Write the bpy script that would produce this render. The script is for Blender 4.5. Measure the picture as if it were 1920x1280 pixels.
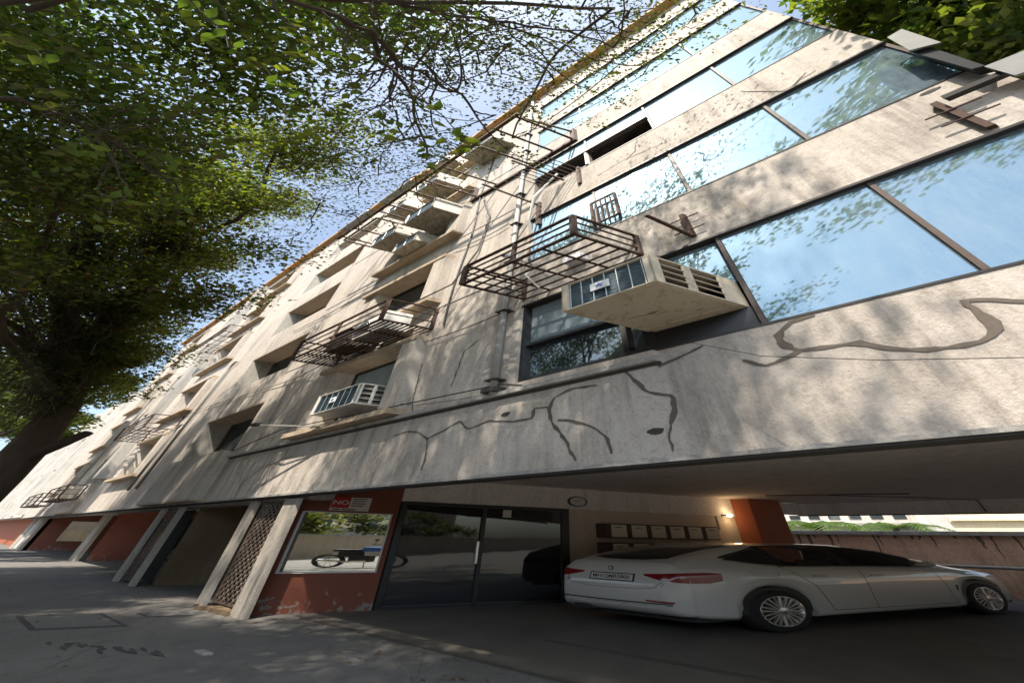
import bpy, bmesh, math, random
import numpy as np
from mathutils import Vector, Matrix
from mathutils.bvhtree import BVHTree
random.seed(7); rng = np.random.default_rng(7)
sc = bpy.context.scene
for o in list(bpy.data.objects): bpy.data.objects.remove(o)
COL = sc.collection

# ---------------------------------------------------------------- camera, sky, sun, exposure
# Street grid: u = metres along the facade (to the far left), d = depth into the plot, z = up.
# The photograph is a portrait frame printed wide, so the plan grid is long and skew; G maps it to world.
G = np.array([[-1.503012, 1.851406, 0.0], [0.803197, 0.597535, 0.0], [0.0, 0.0, 1.0]])
def W(u, d, z): return Vector((G[0,0]*u + G[0,1]*d, G[1,0]*u + G[1,1]*d, z))

cam = bpy.data.objects.new('camera', bpy.data.cameras.new('camera')); COL.objects.link(cam)
C = Matrix(((0.999883, -0.012485, 0.008882), (0.0, -0.579693, -0.814835), (0.015322, 0.814739, -0.579625))).to_4x4()
cam.matrix_world = Matrix.Translation((0, 0, 1.5)) @ C
cam.data.sensor_fit = 'HORIZONTAL'; cam.data.sensor_width = 36
cam.data.lens = 9.7287; cam.data.shift_x = -0.03336
cam.data.clip_start = 0.05; cam.data.clip_end = 3000
sc.camera = cam

SUN_STREET = (-0.33, -0.38, 1.0)                     # towards the sun, on the street grid
sv = W(*SUN_STREET).normalized()
world = bpy.data.worlds.new('World'); sc.world = world; world.use_nodes = True
wn = world.node_tree.nodes; wl = world.node_tree.links
sky = wn.new('ShaderNodeTexSky'); sky.sky_type = 'NISHITA'; sky.sun_disc = False
sky.sun_elevation = math.asin(sv.z); sky.sun_rotation = math.atan2(sv.x, sv.y)
sky.air_density = 1.0; sky.dust_density = 3.0; sky.ozone_density = 3.5
hs = wn.new('ShaderNodeHueSaturation'); hs.inputs['Saturation'].default_value = 0.78; wl.new(sky.outputs[0], hs.inputs['Color'])
tn = wn.new('ShaderNodeMix'); tn.data_type = 'RGBA'; tn.blend_type = 'MULTIPLY'; tn.inputs[0].default_value = 1.0; tn.inputs[7].default_value = (1.0, 1.05, 1.03, 1)
wl.new(hs.outputs[0], tn.inputs[6]); wl.new(tn.outputs[2], wn['Background'].inputs[0]); wn['Background'].inputs[1].default_value = 0.15
sun = bpy.data.objects.new('sun', bpy.data.lights.new('sun', 'SUN')); COL.objects.link(sun)
sun.data.energy = 5.0; sun.data.angle = math.radians(0.9); sun.data.color = (1.0, 0.90, 0.77)
sun.rotation_euler = sv.to_track_quat('Z', 'Y').to_euler(); sun.location = (0, 0, 60)
vs = sc.view_settings; vs.view_transform = 'Standard'; vs.look = 'None'; vs.gamma = 1; vs.exposure = 0.92
vs.use_curve_mapping = False
sc.cycles.max_bounces = 8; sc.cycles.transparent_max_bounces = 6; sc.cycles.use_denoising = True

# ---------------------------------------------------------------- materials
MATS = {}
class NT:
    def __init__(s, name):
        s.m = bpy.data.materials.new(name); s.m.use_nodes = True
        s.t = s.m.node_tree; s.n = s.t.nodes; s.l = s.t.links
        s.b = s.n['Principled BSDF']; s.out = s.n['Material Output']
        MATS[name] = s.m
    def node(s, typ, **kw):
        x = s.n.new(typ)
        for k, v in kw.items(): setattr(x, k, v)
        return x
    def pos(s, scale=(1,1,1)):
        g = s.node('ShaderNodeNewGeometry'); mp = s.node('ShaderNodeMapping'); mp.inputs['Scale'].default_value = scale
        s.l.new(g.outputs['Position'], mp.inputs[0]); return mp.outputs[0]
    def noise(s, scale, detail=6, rough=0.6, vec=None, dist=0.0):
        x = s.node('ShaderNodeTexNoise'); x.inputs['Scale'].default_value = scale; x.inputs['Detail'].default_value = detail
        x.inputs['Roughness'].default_value = rough; x.inputs['Distortion'].default_value = dist
        s.l.new(vec if vec is not None else s.pos(), x.inputs['Vector']); return x.outputs['Fac']
    def ramp(s, fac, stops):
        r = s.node('ShaderNodeValToRGB'); e = r.color_ramp.elements
        while len(e) < len(stops): e.new(0.5)
        for i, (p, c) in enumerate(stops):
            e[i].position = p; e[i].color = (*c, 1) if not isinstance(c, (int, float)) else (c, c, c, 1)
        s.l.new(fac, r.inputs[0]); return r.outputs[0]
    def mix(s, fac, a, b, blend='MIX'):
        x = s.node('ShaderNodeMix', data_type='RGBA', blend_type=blend)
        for inp, v in ((0, fac), (6, a), (7, b)):
            if hasattr(v, 'is_linked'): s.l.new(v, x.inputs[inp])
            elif isinstance(v, (int, float)): x.inputs[inp].default_value = v
            else: x.inputs[inp].default_value = (*v, 1)
        return x.outputs[2]
    def math(s, op, a, b=0.0):
        x = s.node('ShaderNodeMath', operation=op)
        for i, v in enumerate((a, b)):
            if hasattr(v, 'is_linked'): s.l.new(v, x.inputs[i])
            else: x.inputs[i].default_value = v
        return x.outputs[0]
    def bump(s, fac, strength=0.3, dist=0.01):
        b = s.node('ShaderNodeBump'); b.inputs['Strength'].default_value = strength; b.inputs['Distance'].default_value = dist
        s.l.new(fac, b.inputs['Height']); s.l.new(b.outputs[0], s.b.inputs['Normal'])
    def set(s, **kw):
        for k, v in kw.items():
            k = {'color': 'Base Color', 'rough': 'Roughness', 'metal': 'Metallic', 'spec': 'Specular IOR Level', 'coat': 'Coat Weight'}.get(k, k)
            if hasattr(v, 'is_linked'): s.l.new(v, s.b.inputs[k])
            elif isinstance(v, tuple): s.b.inputs[k].default_value = (*v, 1)
            else: s.b.inputs[k].default_value = v
        return s

def plaster(name, c1, c2, stain=(0.13, 0.115, 0.1), amount=0.55, bumpd=0.012):
    t = NT(name)
    big = t.noise(0.55, 5, 0.6); fine = t.noise(26, 6, 0.75)
    col = t.mix(t.ramp(big, [(0.35, 0.0), (0.68, 1.0)]), c1, c2)
    st = t.noise(1.0, 7, 0.7, t.pos((2.3, 2.3, 0.22)), 0.4)
    patch = t.noise(0.8, 4, 0.55, t.pos((1, 1, 0.8)))
    f = t.math('MULTIPLY', t.ramp(st, [(0.44, 0.0), (0.70, 1.0)]), t.ramp(patch, [(0.38, 0.25), (0.60, 1.0)]))
    col = t.mix(t.math('MULTIPLY', f, amount), col, stain)
    sp = t.noise(9, 8, 0.8)
    col = t.mix(t.math('MULTIPLY', t.ramp(sp, [(0.48, 0.0), (0.72, 1.0)]), 0.5), col, stain)
    col = t.mix(0.3, col, t.ramp(fine, [(0.3, 0.16), (0.7, 0.8)]), 'SOFT_LIGHT')
    t.set(color=col, rough=0.93, spec=0.25)
    t.bump(t.math('ADD', fine, t.math('MULTIPLY', sp, 0.9)), 0.8, bumpd)
    return t
plaster('plaster', (0.48, 0.43, 0.38), (0.57, 0.52, 0.465), stain=(0.15, 0.125, 0.10), amount=0.8)
plaster('plaster_grey', (0.36, 0.345, 0.32), (0.44, 0.42, 0.39), amount=0.8)
plaster('plaster_tan', (0.42, 0.34, 0.25), (0.49, 0.405, 0.31), stain=(0.22, 0.14, 0.08), amount=0.6)
plaster('pillar_paint', (0.38, 0.35, 0.305), (0.46, 0.425, 0.375), stain=(0.16, 0.12, 0.09), amount=0.75)
plaster('stained_wall', (0.13, 0.092, 0.055), (0.21, 0.155, 0.10), stain=(0.10, 0.065, 0.04), amount=0.9)
plaster('bay_ceiling', (0.76, 0.69, 0.635), (0.80, 0.735, 0.68), stain=(0.3, 0.26, 0.23), amount=0.4, bumpd=0.004)
plaster('bay_wall', (0.60, 0.49, 0.39), (0.64, 0.53, 0.43), stain=(0.36, 0.29, 0.22), amount=0.3, bumpd=0.003)
plaster('white_building', (0.50, 0.48, 0.44), (0.58, 0.56, 0.52), amount=0.5)
plaster('cream_building', (0.72, 0.62, 0.42), (0.78, 0.68, 0.48), stain=(0.4, 0.3, 0.18), amount=0.25)
t = plaster('boundary_plaster', (0.80, 0.50, 0.35), (0.84, 0.58, 0.43), stain=(0.20, 0.14, 0.11), amount=0.5)

def red_paint():
    t = NT('red_paint')
    n = t.noise(3.2, 9, 0.72, t.pos((1, 1, 1.3)), 0.6)
    g = t.node('ShaderNodeNewGeometry'); sx = t.node('ShaderNodeSeparateXYZ'); t.l.new(g.outputs['Position'], sx.inputs[0])
    h = t.node('ShaderNodeMapRange'); h.inputs[1].default_value = 0.0; h.inputs[2].default_value = 0.95
    h.inputs[3].default_value = 0.10; h.inputs[4].default_value = -0.16; t.l.new(sx.outputs[2], h.inputs[0])
    f = t.ramp(t.math('ADD', n, h.outputs[0]), [(0.60, 0.0), (0.625, 1.0)])
    base = t.mix(t.noise(1.4, 5), (0.165, 0.045, 0.022), (0.215, 0.063, 0.032))
    und = t.mix(t.noise(12, 5), (0.30, 0.25, 0.22), (0.17, 0.125, 0.11))
    t.set(color=t.mix(f, base, und), rough=0.75)
    t.bump(f, 0.4, 0.004)
red_paint()
t = NT('orange_paint'); t.set(color=t.mix(t.noise(1.2, 5), (0.30, 0.08, 0.035), (0.36, 0.105, 0.045)), rough=0.7)

def ground_mat():
    t = NT('street_concrete')
    a = t.noise(0.6, 6, 0.6); b = t.noise(38, 5, 0.7); c = t.noise(2.6, 8, 0.7, t.pos((1, 0.8, 1)), 0.3)
    col = t.mix(t.ramp(a, [(0.3, 0.0), (0.7, 1.0)]), (0.115, 0.11, 0.102), (0.155, 0.149, 0.139))
    col = t.mix(t.math('MULTIPLY', t.ramp(c, [(0.52, 0.0), (0.72, 1.0)]), 0.5), col, (0.06, 0.056, 0.052))
    col = t.mix(0.4, col, t.ramp(b, [(0.25, 0.15), (0.75, 0.85)]), 'SOFT_LIGHT')
    cr = t.node('ShaderNodeTexVoronoi', feature='DISTANCE_TO_EDGE'); cr.inputs['Scale'].default_value = 0.33
    t.l.new(t.pos(), cr.inputs['Vector'])
    line = t.ramp(cr.outputs['Distance'], [(0.0, 1.0), (0.006, 0.0)])
    col = t.mix(t.math('MULTIPLY', line, t.ramp(a, [(0.45, 0.0), (0.6, 0.7)])), col, (0.05, 0.047, 0.043))
    t.set(color=col, rough=0.9, spec=0.3); t.bump(b, 0.35, 0.006)
    t = NT('bay_floor')
    a = t.noise(1.1, 7, 0.65); b = t.noise(30, 5, 0.7)
    col = t.mix(t.ramp(a, [(0.3, 0.0), (0.7, 1.0)]), (0.11, 0.099, 0.084), (0.165, 0.148, 0.126))
    t.set(color=t.mix(0.35, col, t.ramp(b, [(0.25, 0.2), (0.75, 0.8)]), 'SOFT_LIGHT'), rough=0.72, spec=0.4); t.bump(b, 0.25, 0.005)
ground_mat()
t = NT('worn_yellow'); f = t.noise(7, 7, 0.7)
t.set(color=t.mix(t.ramp(f, [(0.45, 0.0), (0.75, 1.0)]), (0.10, 0.09, 0.076), (0.15, 0.11, 0.055)), rough=0.85)
t = NT('dark_joint'); t.set(color=t.mix(t.noise(14, 6), (0.030, 0.028, 0.026), (0.07, 0.064, 0.058)), rough=0.95)
t = NT('streak_stain'); t.set(color=t.mix(t.noise(5, 7, .7), (0.10, 0.075, 0.06), (0.34, 0.22, 0.17)), rough=0.95)
t = NT('manhole_iron'); n = t.noise(20, 6); t.set(color=t.mix(n, (0.105, 0.10, 0.094), (0.15, 0.143, 0.132)), rough=0.85); t.bump(n, 0.4, 0.004)
t = NT('crack_filler'); n = t.noise(30, 5); t.set(color=t.mix(n, (0.075, 0.062, 0.05), (0.16, 0.135, 0.11)), rough=0.95); t.bump(n, 0.5, 0.004)

def solar_glass(name, tint, dark, fac, dusty=1.0):
    t = NT(name)
    gl = t.node('ShaderNodeBsdfGlossy'); gl.inputs['Roughness'].default_value = 0.03; gl.inputs['Color'].default_value = (*tint, 1)
    df = t.node('ShaderNodeBsdfDiffuse'); df.inputs['Color'].default_value = (*dark, 1)
    n = t.noise(0.7, 2, 0.4); b = t.node('ShaderNodeBump'); b.inputs['Strength'].default_value = 0.12; b.inputs['Distance'].default_value = 0.03
    t.l.new(n, b.inputs['Height']); t.l.new(b.outputs[0], gl.inputs['Normal'])
    d2 = t.noise(5, 6, 0.7, t.pos((1, 1, 0.35))); dust = t.node('ShaderNodeBsdfDiffuse'); dust.inputs['Color'].default_value = (0.33, 0.42, 0.48, 1)
    m1 = t.node('ShaderNodeMixShader'); m1.inputs[0].default_value = fac; t.l.new(df.outputs[0], m1.inputs[1]); t.l.new(gl.outputs[0], m1.inputs[2])
    m2 = t.node('ShaderNodeMixShader'); t.l.new(t.ramp(d2, [(0.36, 0.18*dusty), (0.72, 0.42*dusty)]), m2.inputs[0])
    t.l.new(m1.outputs[0], m2.inputs[1]); t.l.new(dust.outputs[0], m2.inputs[2]); t.l.new(m2.outputs[0], t.out.inputs[0])
solar_glass('solar_glass', (0.33, 0.47, 0.56), (0.025, 0.055, 0.08), 0.76)
solar_glass('blind_glass', (0.5, 0.6, 0.66), (0.15, 0.18, 0.19), 0.14)
solar_glass('dark_glass', (0.55, 0.62, 0.62), (0.010, 0.014, 0.018), 0.30, 0.15)
solar_glass('door_glass', (0.5, 0.5, 0.48), (0.007, 0.007, 0.008), 0.16, 0.08)
t = NT('mirror_glass'); t.set(color=(0.80, 0.83, 0.80), metal=1.0, rough=0.02)
t = NT('dark_metal'); t.set(color=t.mix(t.noise(9, 5), (0.022, 0.02, 0.018), (0.05, 0.042, 0.036)), rough=0.55, metal=0.3)
t = NT('black_frame'); t.set(color=(0.010, 0.010, 0.011), rough=0.4)
t = NT('brown_frame'); t.set(color=t.mix(t.noise(12, 5), (0.055, 0.035, 0.026), (0.11, 0.075, 0.055)), rough=0.6)
t = NT('lattice_paint'); t.set(color=t.mix(t.noise(10, 5), (0.13, 0.095, 0.07), (0.22, 0.165, 0.125)), rough=0.7)
t = NT('rusty_steel'); n = t.noise(11, 7, 0.7); t.set(color=t.mix(n, (0.028, 0.017, 0.013), (0.10, 0.046, 0.028)), rough=0.8, metal=0.15); t.bump(n, 0.4, 0.003)
t = NT('rusty_gutter'); n = t.noise(1.1, 7, 0.7); t.set(color=t.mix(t.ramp(n, [(0.4, 0.0), (0.6, 1.0)]), (0.52, 0.25, 0.07), (0.36, 0.25, 0.15)), rough=0.85); t.bump(n, 0.4, 0.01)
t = NT('zinc_sheet'); n = t.noise(5, 6); t.set(color=t.mix(n, (0.20, 0.20, 0.195), (0.32, 0.315, 0.30)), rough=0.55, metal=0.3)
t = NT('pvc_pipe'); t.set(color=t.mix(t.noise(3, 6), (0.26, 0.25, 0.235), (0.38, 0.365, 0.34)), rough=0.6)
t = NT('cream_metal'); n = t.noise(6, 7, 0.72); t.set(color=t.mix(t.ramp(n, [(0.52, 0.0), (0.75, 1.0)]), (0.57, 0.49, 0.37), (0.33, 0.21, 0.11)), rough=0.55)  # cream base warmed to carry light bounced onto the undersides
t = NT('white_metal'); n = t.noise(7, 7, 0.72); t.set(color=t.mix(t.ramp(n, [(0.58, 0.0), (0.8, 1.0)]), (0.68, 0.67, 0.63), (0.40, 0.32, 0.22)), rough=0.5)
t = NT('dirty_metal'); n = t.noise(5, 7, 0.72); t.set(color=t.mix(t.ramp(n, [(0.40, 0.0), (0.65, 1.0)]), (0.42, 0.38, 0.31), (0.20, 0.15, 0.10)), rough=0.6)
t = NT('coil_fins'); t.set(color=(0.045, 0.075, 0.095), rough=0.5, metal=0.4)
t = NT('wire_metal'); t.set(color=(0.45, 0.5, 0.52), rough=0.4, metal=0.6)
t = NT('louvre_dark'); t.set(color=(0.12, 0.11, 0.085), rough=0.7)
t = NT('badge_white'); t.set(color=(0.70, 0.71, 0.73), rough=0.4)
t = NT('badge_blue'); t.set(color=(0.03, 0.10, 0.35), rough=0.4)
t = NT('cable_black'); t.set(color=(0.02, 0.019, 0.018), rough=0.7)
t = NT('cable_white'); t.set(color=(0.6, 0.58, 0.54), rough=0.6)
t = NT('interior_shade'); t.set(color=(0.03, 0.028, 0.025), rough=0.9)  # near-black colour stands in for the shade of unlit interiors
t = NT('sign_red'); t.set(color=(0.45, 0.02, 0.02), rough=0.5)
t = NT('sign_white'); t.set(color=(0.62, 0.58, 0.54), rough=0.5)
t = NT('sign_ink'); t.set(color=(0.06, 0.045, 0.045), rough=0.6)
t = NT('door_lettering'); t.set(color=(0.03, 0.04, 0.16), rough=0.5)
t = NT('mailbox_wood'); t.set(color=t.mix(t.noise(14, 5, 0.6, t.pos((1, 1, 8))), (0.045, 0.02, 0.012), (0.085, 0.04, 0.025)), rough=0.5)
t = NT('mailbox_front'); t.set(color=t.mix(t.noise(8, 5), (0.68, 0.59, 0.45), (0.78, 0.70, 0.56)), rough=0.55)
t = NT('bulb_glow'); t.set(color=(1, 0.9, 0.75)); t.b.inputs['Emission Color'].default_value = (1, 0.80, 0.5, 1); t.b.inputs['Emission Strength'].default_value = 14
t = NT('car_paint'); t.set(color=(0.60, 0.58, 0.54), rough=0.3, coat=0.8); t.b.inputs['Coat Roughness'].default_value = 0.04
t = NT('car_glass'); t.set(color=(0.012, 0.014, 0.014), rough=0.03, spec=0.7)
t = NT('seat_fabric'); t.set(color=(0.30, 0.27, 0.22), rough=0.7)
t = NT('window_tint'); tr = t.node('ShaderNodeBsdfTransparent'); tr.inputs[0].default_value = (0.50, 0.53, 0.52, 1); gl = t.node('ShaderNodeBsdfGlossy'); gl.inputs['Roughness'].default_value = 0.02
fz = t.node('ShaderNodeFresnel'); fz.inputs[0].default_value = 1.5; mx = t.node('ShaderNodeMixShader'); t.l.new(fz.outputs[0], mx.inputs[0]); t.l.new(tr.outputs[0], mx.inputs[1]); t.l.new(gl.outputs[0], mx.inputs[2]); t.l.new(mx.outputs[0], t.out.inputs[0])
t = NT('tyre_rubber'); t.set(color=t.mix(t.noise(30, 4), (0.012, 0.012, 0.012), (0.022, 0.021, 0.02)), rough=0.85)
t = NT('alloy'); t.set(color=(0.62, 0.61, 0.58), rough=0.28, metal=0.9)
t = NT('chrome'); t.set(color=(0.75, 0.75, 0.74), rough=0.12, metal=1.0)
t = NT('tail_red'); t.set(color=(0.22, 0.004, 0.010), rough=0.15, coat=0.6)
t = NT('trim_black'); t.set(color=(0.012, 0.012, 0.012), rough=0.5)
t = NT('plate_white'); t.set(color=(0.62, 0.60, 0.55), rough=0.5)
t = NT('bark'); n = t.noise(5, 8, 0.7, t.pos((1, 1, 0.3))); t.set(color=t.mix(n, (0.035, 0.026, 0.018), (0.12, 0.09, 0.065)), rough=0.95); t.bump(n, 0.9, 0.05)

def leaf_mat(name, cols, trans=0.42):
    t = NT(name)
    g = t.node('ShaderNodeNewGeometry')
    col = t.ramp(g.outputs['Random Per Island'], [(i/(len(cols)-1), c) for i, c in enumerate(cols)])
    df = t.node('ShaderNodeBsdfPrincipled'); t.l.new(col, df.inputs['Base Color']); df.inputs['Roughness'].default_value = 0.45
    tr = t.node('ShaderNodeBsdfTranslucent'); t.l.new(t.mix(1.0, col, (1.7, 1.75, 0.7), 'MULTIPLY'), tr.inputs[0])
    m = t.node('ShaderNodeMixShader'); m.inputs[0].default_value = trans
    t.l.new(df.outputs[0], m.inputs[1]); t.l.new(tr.outputs[0], m.inputs[2]); t.l.new(m.outputs[0], t.out.inputs[0])
leaf_mat('leaf_dark', [(0.035, 0.050, 0.013), (0.052, 0.070, 0.016), (0.075, 0.098, 0.02), (0.085, 0.068, 0.028), (0.055, 0.078, 0.018)], 0.42)
leaf_mat('leaf_green', [(0.045, 0.085, 0.016), (0.06, 0.11, 0.02), (0.085, 0.13, 0.025), (0.05, 0.09, 0.018)], 0.45)
leaf_mat('leaf_bright', [(0.085, 0.11, 0.02), (0.115, 0.145, 0.026), (0.14, 0.165, 0.032), (0.09, 0.12, 0.02)], 0.55)
leaf_mat('leaf_dry', [(0.16, 0.09, 0.035), (0.20, 0.13, 0.06), (0.10, 0.06, 0.03)], 0.2)

# ---------------------------------------------------------------- mesh helpers
class MB:
    """collects geometry in street coordinates (u, d, z)"""
    def __init__(s): s.v = []; s.f = []
    def add(s, vs, fs):
        k = len(s.v); s.v += [tuple(map(float, p)) for p in vs]; s.f += [tuple(i + k for i in f) for f in fs]; return s
    def box(s, u0, u1, d0, d1, z0, z1, bev=0.0):
        u0, u1 = sorted((u0, u1)); d0, d1 = sorted((d0, d1)); z0, z1 = sorted((z0, z1))
        if bev <= 0:
            v = [(u, d, z) for u in (u0, u1) for d in (d0, d1) for z in (z0, z1)]
            return s.add(v, [(0,1,3,2), (4,6,7,5), (0,4,5,1), (2,3,7,6), (0,2,6,4), (1,5,7,3)])
        bm = bmesh.new(); bmesh.ops.create_cube(bm, size=1)
        for w in bm.verts: w.co = Vector(((u0+u1)/2 + w.co.x*(u1-u0), (d0+d1)/2 + w.co.y*(d1-d0), (z0+z1)/2 + w.co.z*(z1-z0)))
        bmesh.ops.bevel(bm, geom=bm.edges[:], offset=bev, segments=2, affect='EDGES', profile=0.6)
        bm.verts.index_update(); s.add([w.co for w in bm.verts], [[w.index for w in f.verts] for f in bm.faces]); bm.free(); return s
    def bar(s, p, q, w, h=None):
        p = Vector(p); q = Vector(q); t = (q - p).normalized(); h = h or w
        up = Vector((0, 0, 1)) if abs(t.z) < 0.9 else Vector((0, 1, 0))
        a = t.cross(up).normalized(); b = a.cross(t)
        v = [x + a*sx*w/2 + b*sy*h/2 for x in (p, q) for sx, sy in ((-1,-1), (1,-1), (1,1), (-1,1))]
        return s.add(v, [(0,3,2,1), (4,5,6,7), (0,1,5,4), (1,2,6,5), (2,3,7,6), (3,0,4,7)])
    def tube(s, pts, rad, n=8, cap=True):
        pts = [Vector(p) for p in pts]
        if not hasattr(rad, '__len__'): rad = [rad]*len(pts)
        vs = []; fs = []
        prev = None
        for i, p in enumerate(pts):
            t = (pts[min(i+1, len(pts)-1)] - pts[max(i-1, 0)]).normalized()
            ref = Vector((0, 0, 1)) if abs(t.z) < 0.95 else Vector((0, 1, 0))
            if prev is None: a = t.cross(ref).normalized()
            else: a = (prev - t*prev.dot(t)).normalized()
            prev = a; b = t.cross(a)
            for k in range(n):
                th = 2*math.pi*k/n; vs.append(p + (a*math.cos(th) + b*math.sin(th))*rad[i])
        for i in range(len(pts)-1):
            for k in range(n):
                fs.append((i*n+k, i*n+(k+1) % n, (i+1)*n+(k+1) % n, (i+1)*n+k))
        if cap: fs += [tuple(range(n))[::-1], tuple((len(pts)-1)*n + k for k in range(n))]
        return s.add(vs, fs)
    def quad(s, a, b, c, d): return s.add([a, b, c, d], [(0, 1, 2, 3)])
    def build(s, name, mat, parent=None, org=None, smooth=False):
        me = bpy.data.meshes.new(name)
        if org is None: org = s.org_of(parent)
        V = np.array(s.v) - np.array(org); V = V @ G.T
        me.from_pydata(V.tolist(), [], [f[::-1] for f in s.f]); me.materials.append(MATS[mat])
        if smooth: me.polygons.foreach_set('use_smooth', [True]*len(me.polygons))
        me.update()
        return link(name, me, parent, org)
    @staticmethod
    def org_of(parent): return tuple(parent['_org']) if parent is not None else (0, 0, 0)
def link(name, me, parent, org):
    o = bpy.data.objects.new(name, me); COL.objects.link(o); o['_org'] = [float(x) for x in org]
    if parent is not None:
        o.parent = parent; po = parent['_org']; o.location = W(org[0]-po[0], org[1]-po[1], org[2]-po[2])
    else: o.location = W(*org)
    return o
def tag(o, label, cat, group=None):
    o['label'] = label; o['category'] = cat
    if group: o['group'] = group
    return o
def thing(name, org, label, cat, group=None): return tag(link(name, None, None, org), label, cat, group)
def struct(o): o['kind'] = 'structure'; return o
def part(name, mat, parent, *boxes, bev=0.0, **kw):
    m = MB()
    for b in boxes: m.box(*b, bev=bev)
    return m.build(name, mat, parent, **kw)
def copy_tree(o, off, parent=None):
    c = o.copy(); COL.objects.link(c); c.parent = parent
    if parent is None:
        g = o['_org']; c['_org'] = [g[0]+off[0], g[1]+off[1], g[2]+off[2]]; c.location = W(*c['_org'])
    for ch in o.children: copy_tree(ch, (0, 0, 0), c)
    return c
def ribbon(pts, widths, plane):
    """flat strip along a polyline; plane(a, b) -> street point"""
    P = [Vector(p) for p in pts]; L = []; R = []
    for i, p in enumerate(P):
        t = (P[min(i+1, len(P)-1)] - P[max(i-1, 0)]).normalized(); n = Vector((-t.y, t.x))
        L.append(p + n*widths[i]/2); R.append(p - n*widths[i]/2)
    m = MB(); k = len(P)
    m.add([plane(*q) for q in L] + [plane(*q) for q in R], [(i, i+1, k+i+1, k+i) for i in range(k-1)])
    return m
def text_mesh(body, plane, height, spread=1.0, bold=0.0):
    """lettering as a mesh; plane(x, y) -> street point for x right, y up"""
    cu = bpy.data.curves.new('lettering', 'FONT'); cu.body = body; cu.size = height/0.72; cu.align_x = 'CENTER'; cu.align_y = 'CENTER'
    cu.offset = bold; cu.resolution_u = 3
    ob = bpy.data.objects.new('lettering', cu); COL.objects.link(ob)
    me = bpy.data.meshes.new_from_object(ob.evaluated_get(bpy.context.evaluated_depsgraph_get()))
    m = MB(); m.add([plane(v.co.x*spread, v.co.y) for v in me.vertices], [tuple(p.vertices) for p in me.polygons])
    bpy.data.objects.remove(ob); bpy.data.meshes.remove(me); return m

# ---------------------------------------------------------------- ground
DF = 2.95                       # facade plane
def sheet(name, mat, u0, u1, d0, d1, z, nu=1):
    m = MB(); m.quad((u0, d0, z), (u1, d0, z), (u1, d1, z), (u0, d1, z))
    return struct(m.build(name, mat, None))
sheet('ground', 'street_concrete', -400, 500, -400, 400, 0.0)
sheet('parking_floor', 'bay_floor', -9, 8.3, 3.56, 13.7, 0.006)
part_line = MB().quad((-6, 3.50, 0.010), (7.9, 3.50, 0.010), (7.9, 3.525, 0.010), (-6, 3.525, 0.010)).build('floor_marking', 'worn_yellow', None); struct(part_line)
mk = MB().quad((2.2, 4.55, 0.011), (5.6, 4.50, 0.011), (5.6, 4.58, 0.011), (2.2, 4.63, 0.011)).build('floor_marking', 'worn_yellow', None); struct(mk)
# ---------------------------------------------------------------- the main building
ZB, ST = 2.38, 3.73
U0, U1, ZR = -0.87, 38.0, 23.0
B = thing('apartment_building', (0, DF, 0), 'long weathered plaster office block with ribbon glazing raised over a parking bay', 'building')
TH = 0.32
AU0, AU1 = 5.95, 8.85           # first projecting window bay
sill = [4.02 + ST*k for k in range(5)]; head = [s + 2.06 for s in sill]; head[4] = sill[4] + 1.85

def wall(u0, u1, z0, z1, mat='plaster', d0=DF, th=TH): return part('wall', mat, B, (u0, u1, d0, d0+th, z0, z1))
# lower band, corner glazing spandrels, parapet
wall(U0, 11.7, ZB, 4.02); wall(15.3, U1, ZB, 4.02)
for k in range(5):
    top = sill[k+1] if k < 4 else ZR
    part('spandrel', 'plaster', B, (U0, 4.04, DF, DF+TH, head[k], top))
wall(4.04, 6.3, 4.02, ZR)
part('floor_joint', 'plaster_grey', B, *[(4.04, 11.5, DF-0.012, DF, 4.02+ST*k-0.35, 4.02+ST*k-0.31) for k in range(1, 5)])
# sill ledge over the lower band
part('ledge', 'plaster_grey', B, (2.45, 11.6, DF-0.07, DF, 3.80, 3.88))
part('ledge', 'dark_joint', B, (2.45, 11.6, DF-0.02, DF, 3.75, 3.80))
part('drip_edge', 'plaster_grey', B, (U0, U1, DF-0.035, DF+0.12, ZB-0.05, ZB))
part('drip_edge', 'dark_joint', B, (U0, U1, DF-0.02, DF+0.14, ZB-0.075, ZB-0.05))
# core block coloured near-black to stand in for unlit rooms, slabs and roof
part('core', 'interior_shade', B, (U0+0.1, U1-0.1, 4.6, 8.3, 3.1, ZR-0.4))
for k in range(6):
    zz = 3.05 + ST*k if k else 3.02
    part('floor_slab', 'plaster_grey', B, (U0, U1, DF+TH+0.01, 12.95 if k == 0 else 8.45, zz, zz+0.2))
part('end_wall', 'plaster', B, (U0, U0+0.2, DF+TH+0.01, 8.45, 3.23, ZR))
part('rear_wall', 'plaster', B, (U0, U1, 8.46, 8.6, 3.23, ZR))
part('parapet', 'plaster', B, (U0, U1, DF+0.02, DF+0.2, ZR, ZR+0.25))
gut = MB()
u = U0
while u < U1:
    L = random.uniform(2.2, 4.2); e = min(u+L, U1); gut.box(u, e-0.02, DF-0.24-random.uniform(0, .03), DF+0.01, ZR-0.02, ZR+0.24+random.uniform(0, .04)); u = e
gut.build('gutter', 'rusty_gutter', B)
part('gutter_patch', 'zinc_sheet', B, (10.2, 12.3, DF-0.29, DF-0.02, ZR-0.03, ZR+0.31), (13.2, 15.4, DF-0.29, DF-0.02, ZR-0.03, ZR+0.31))

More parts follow.
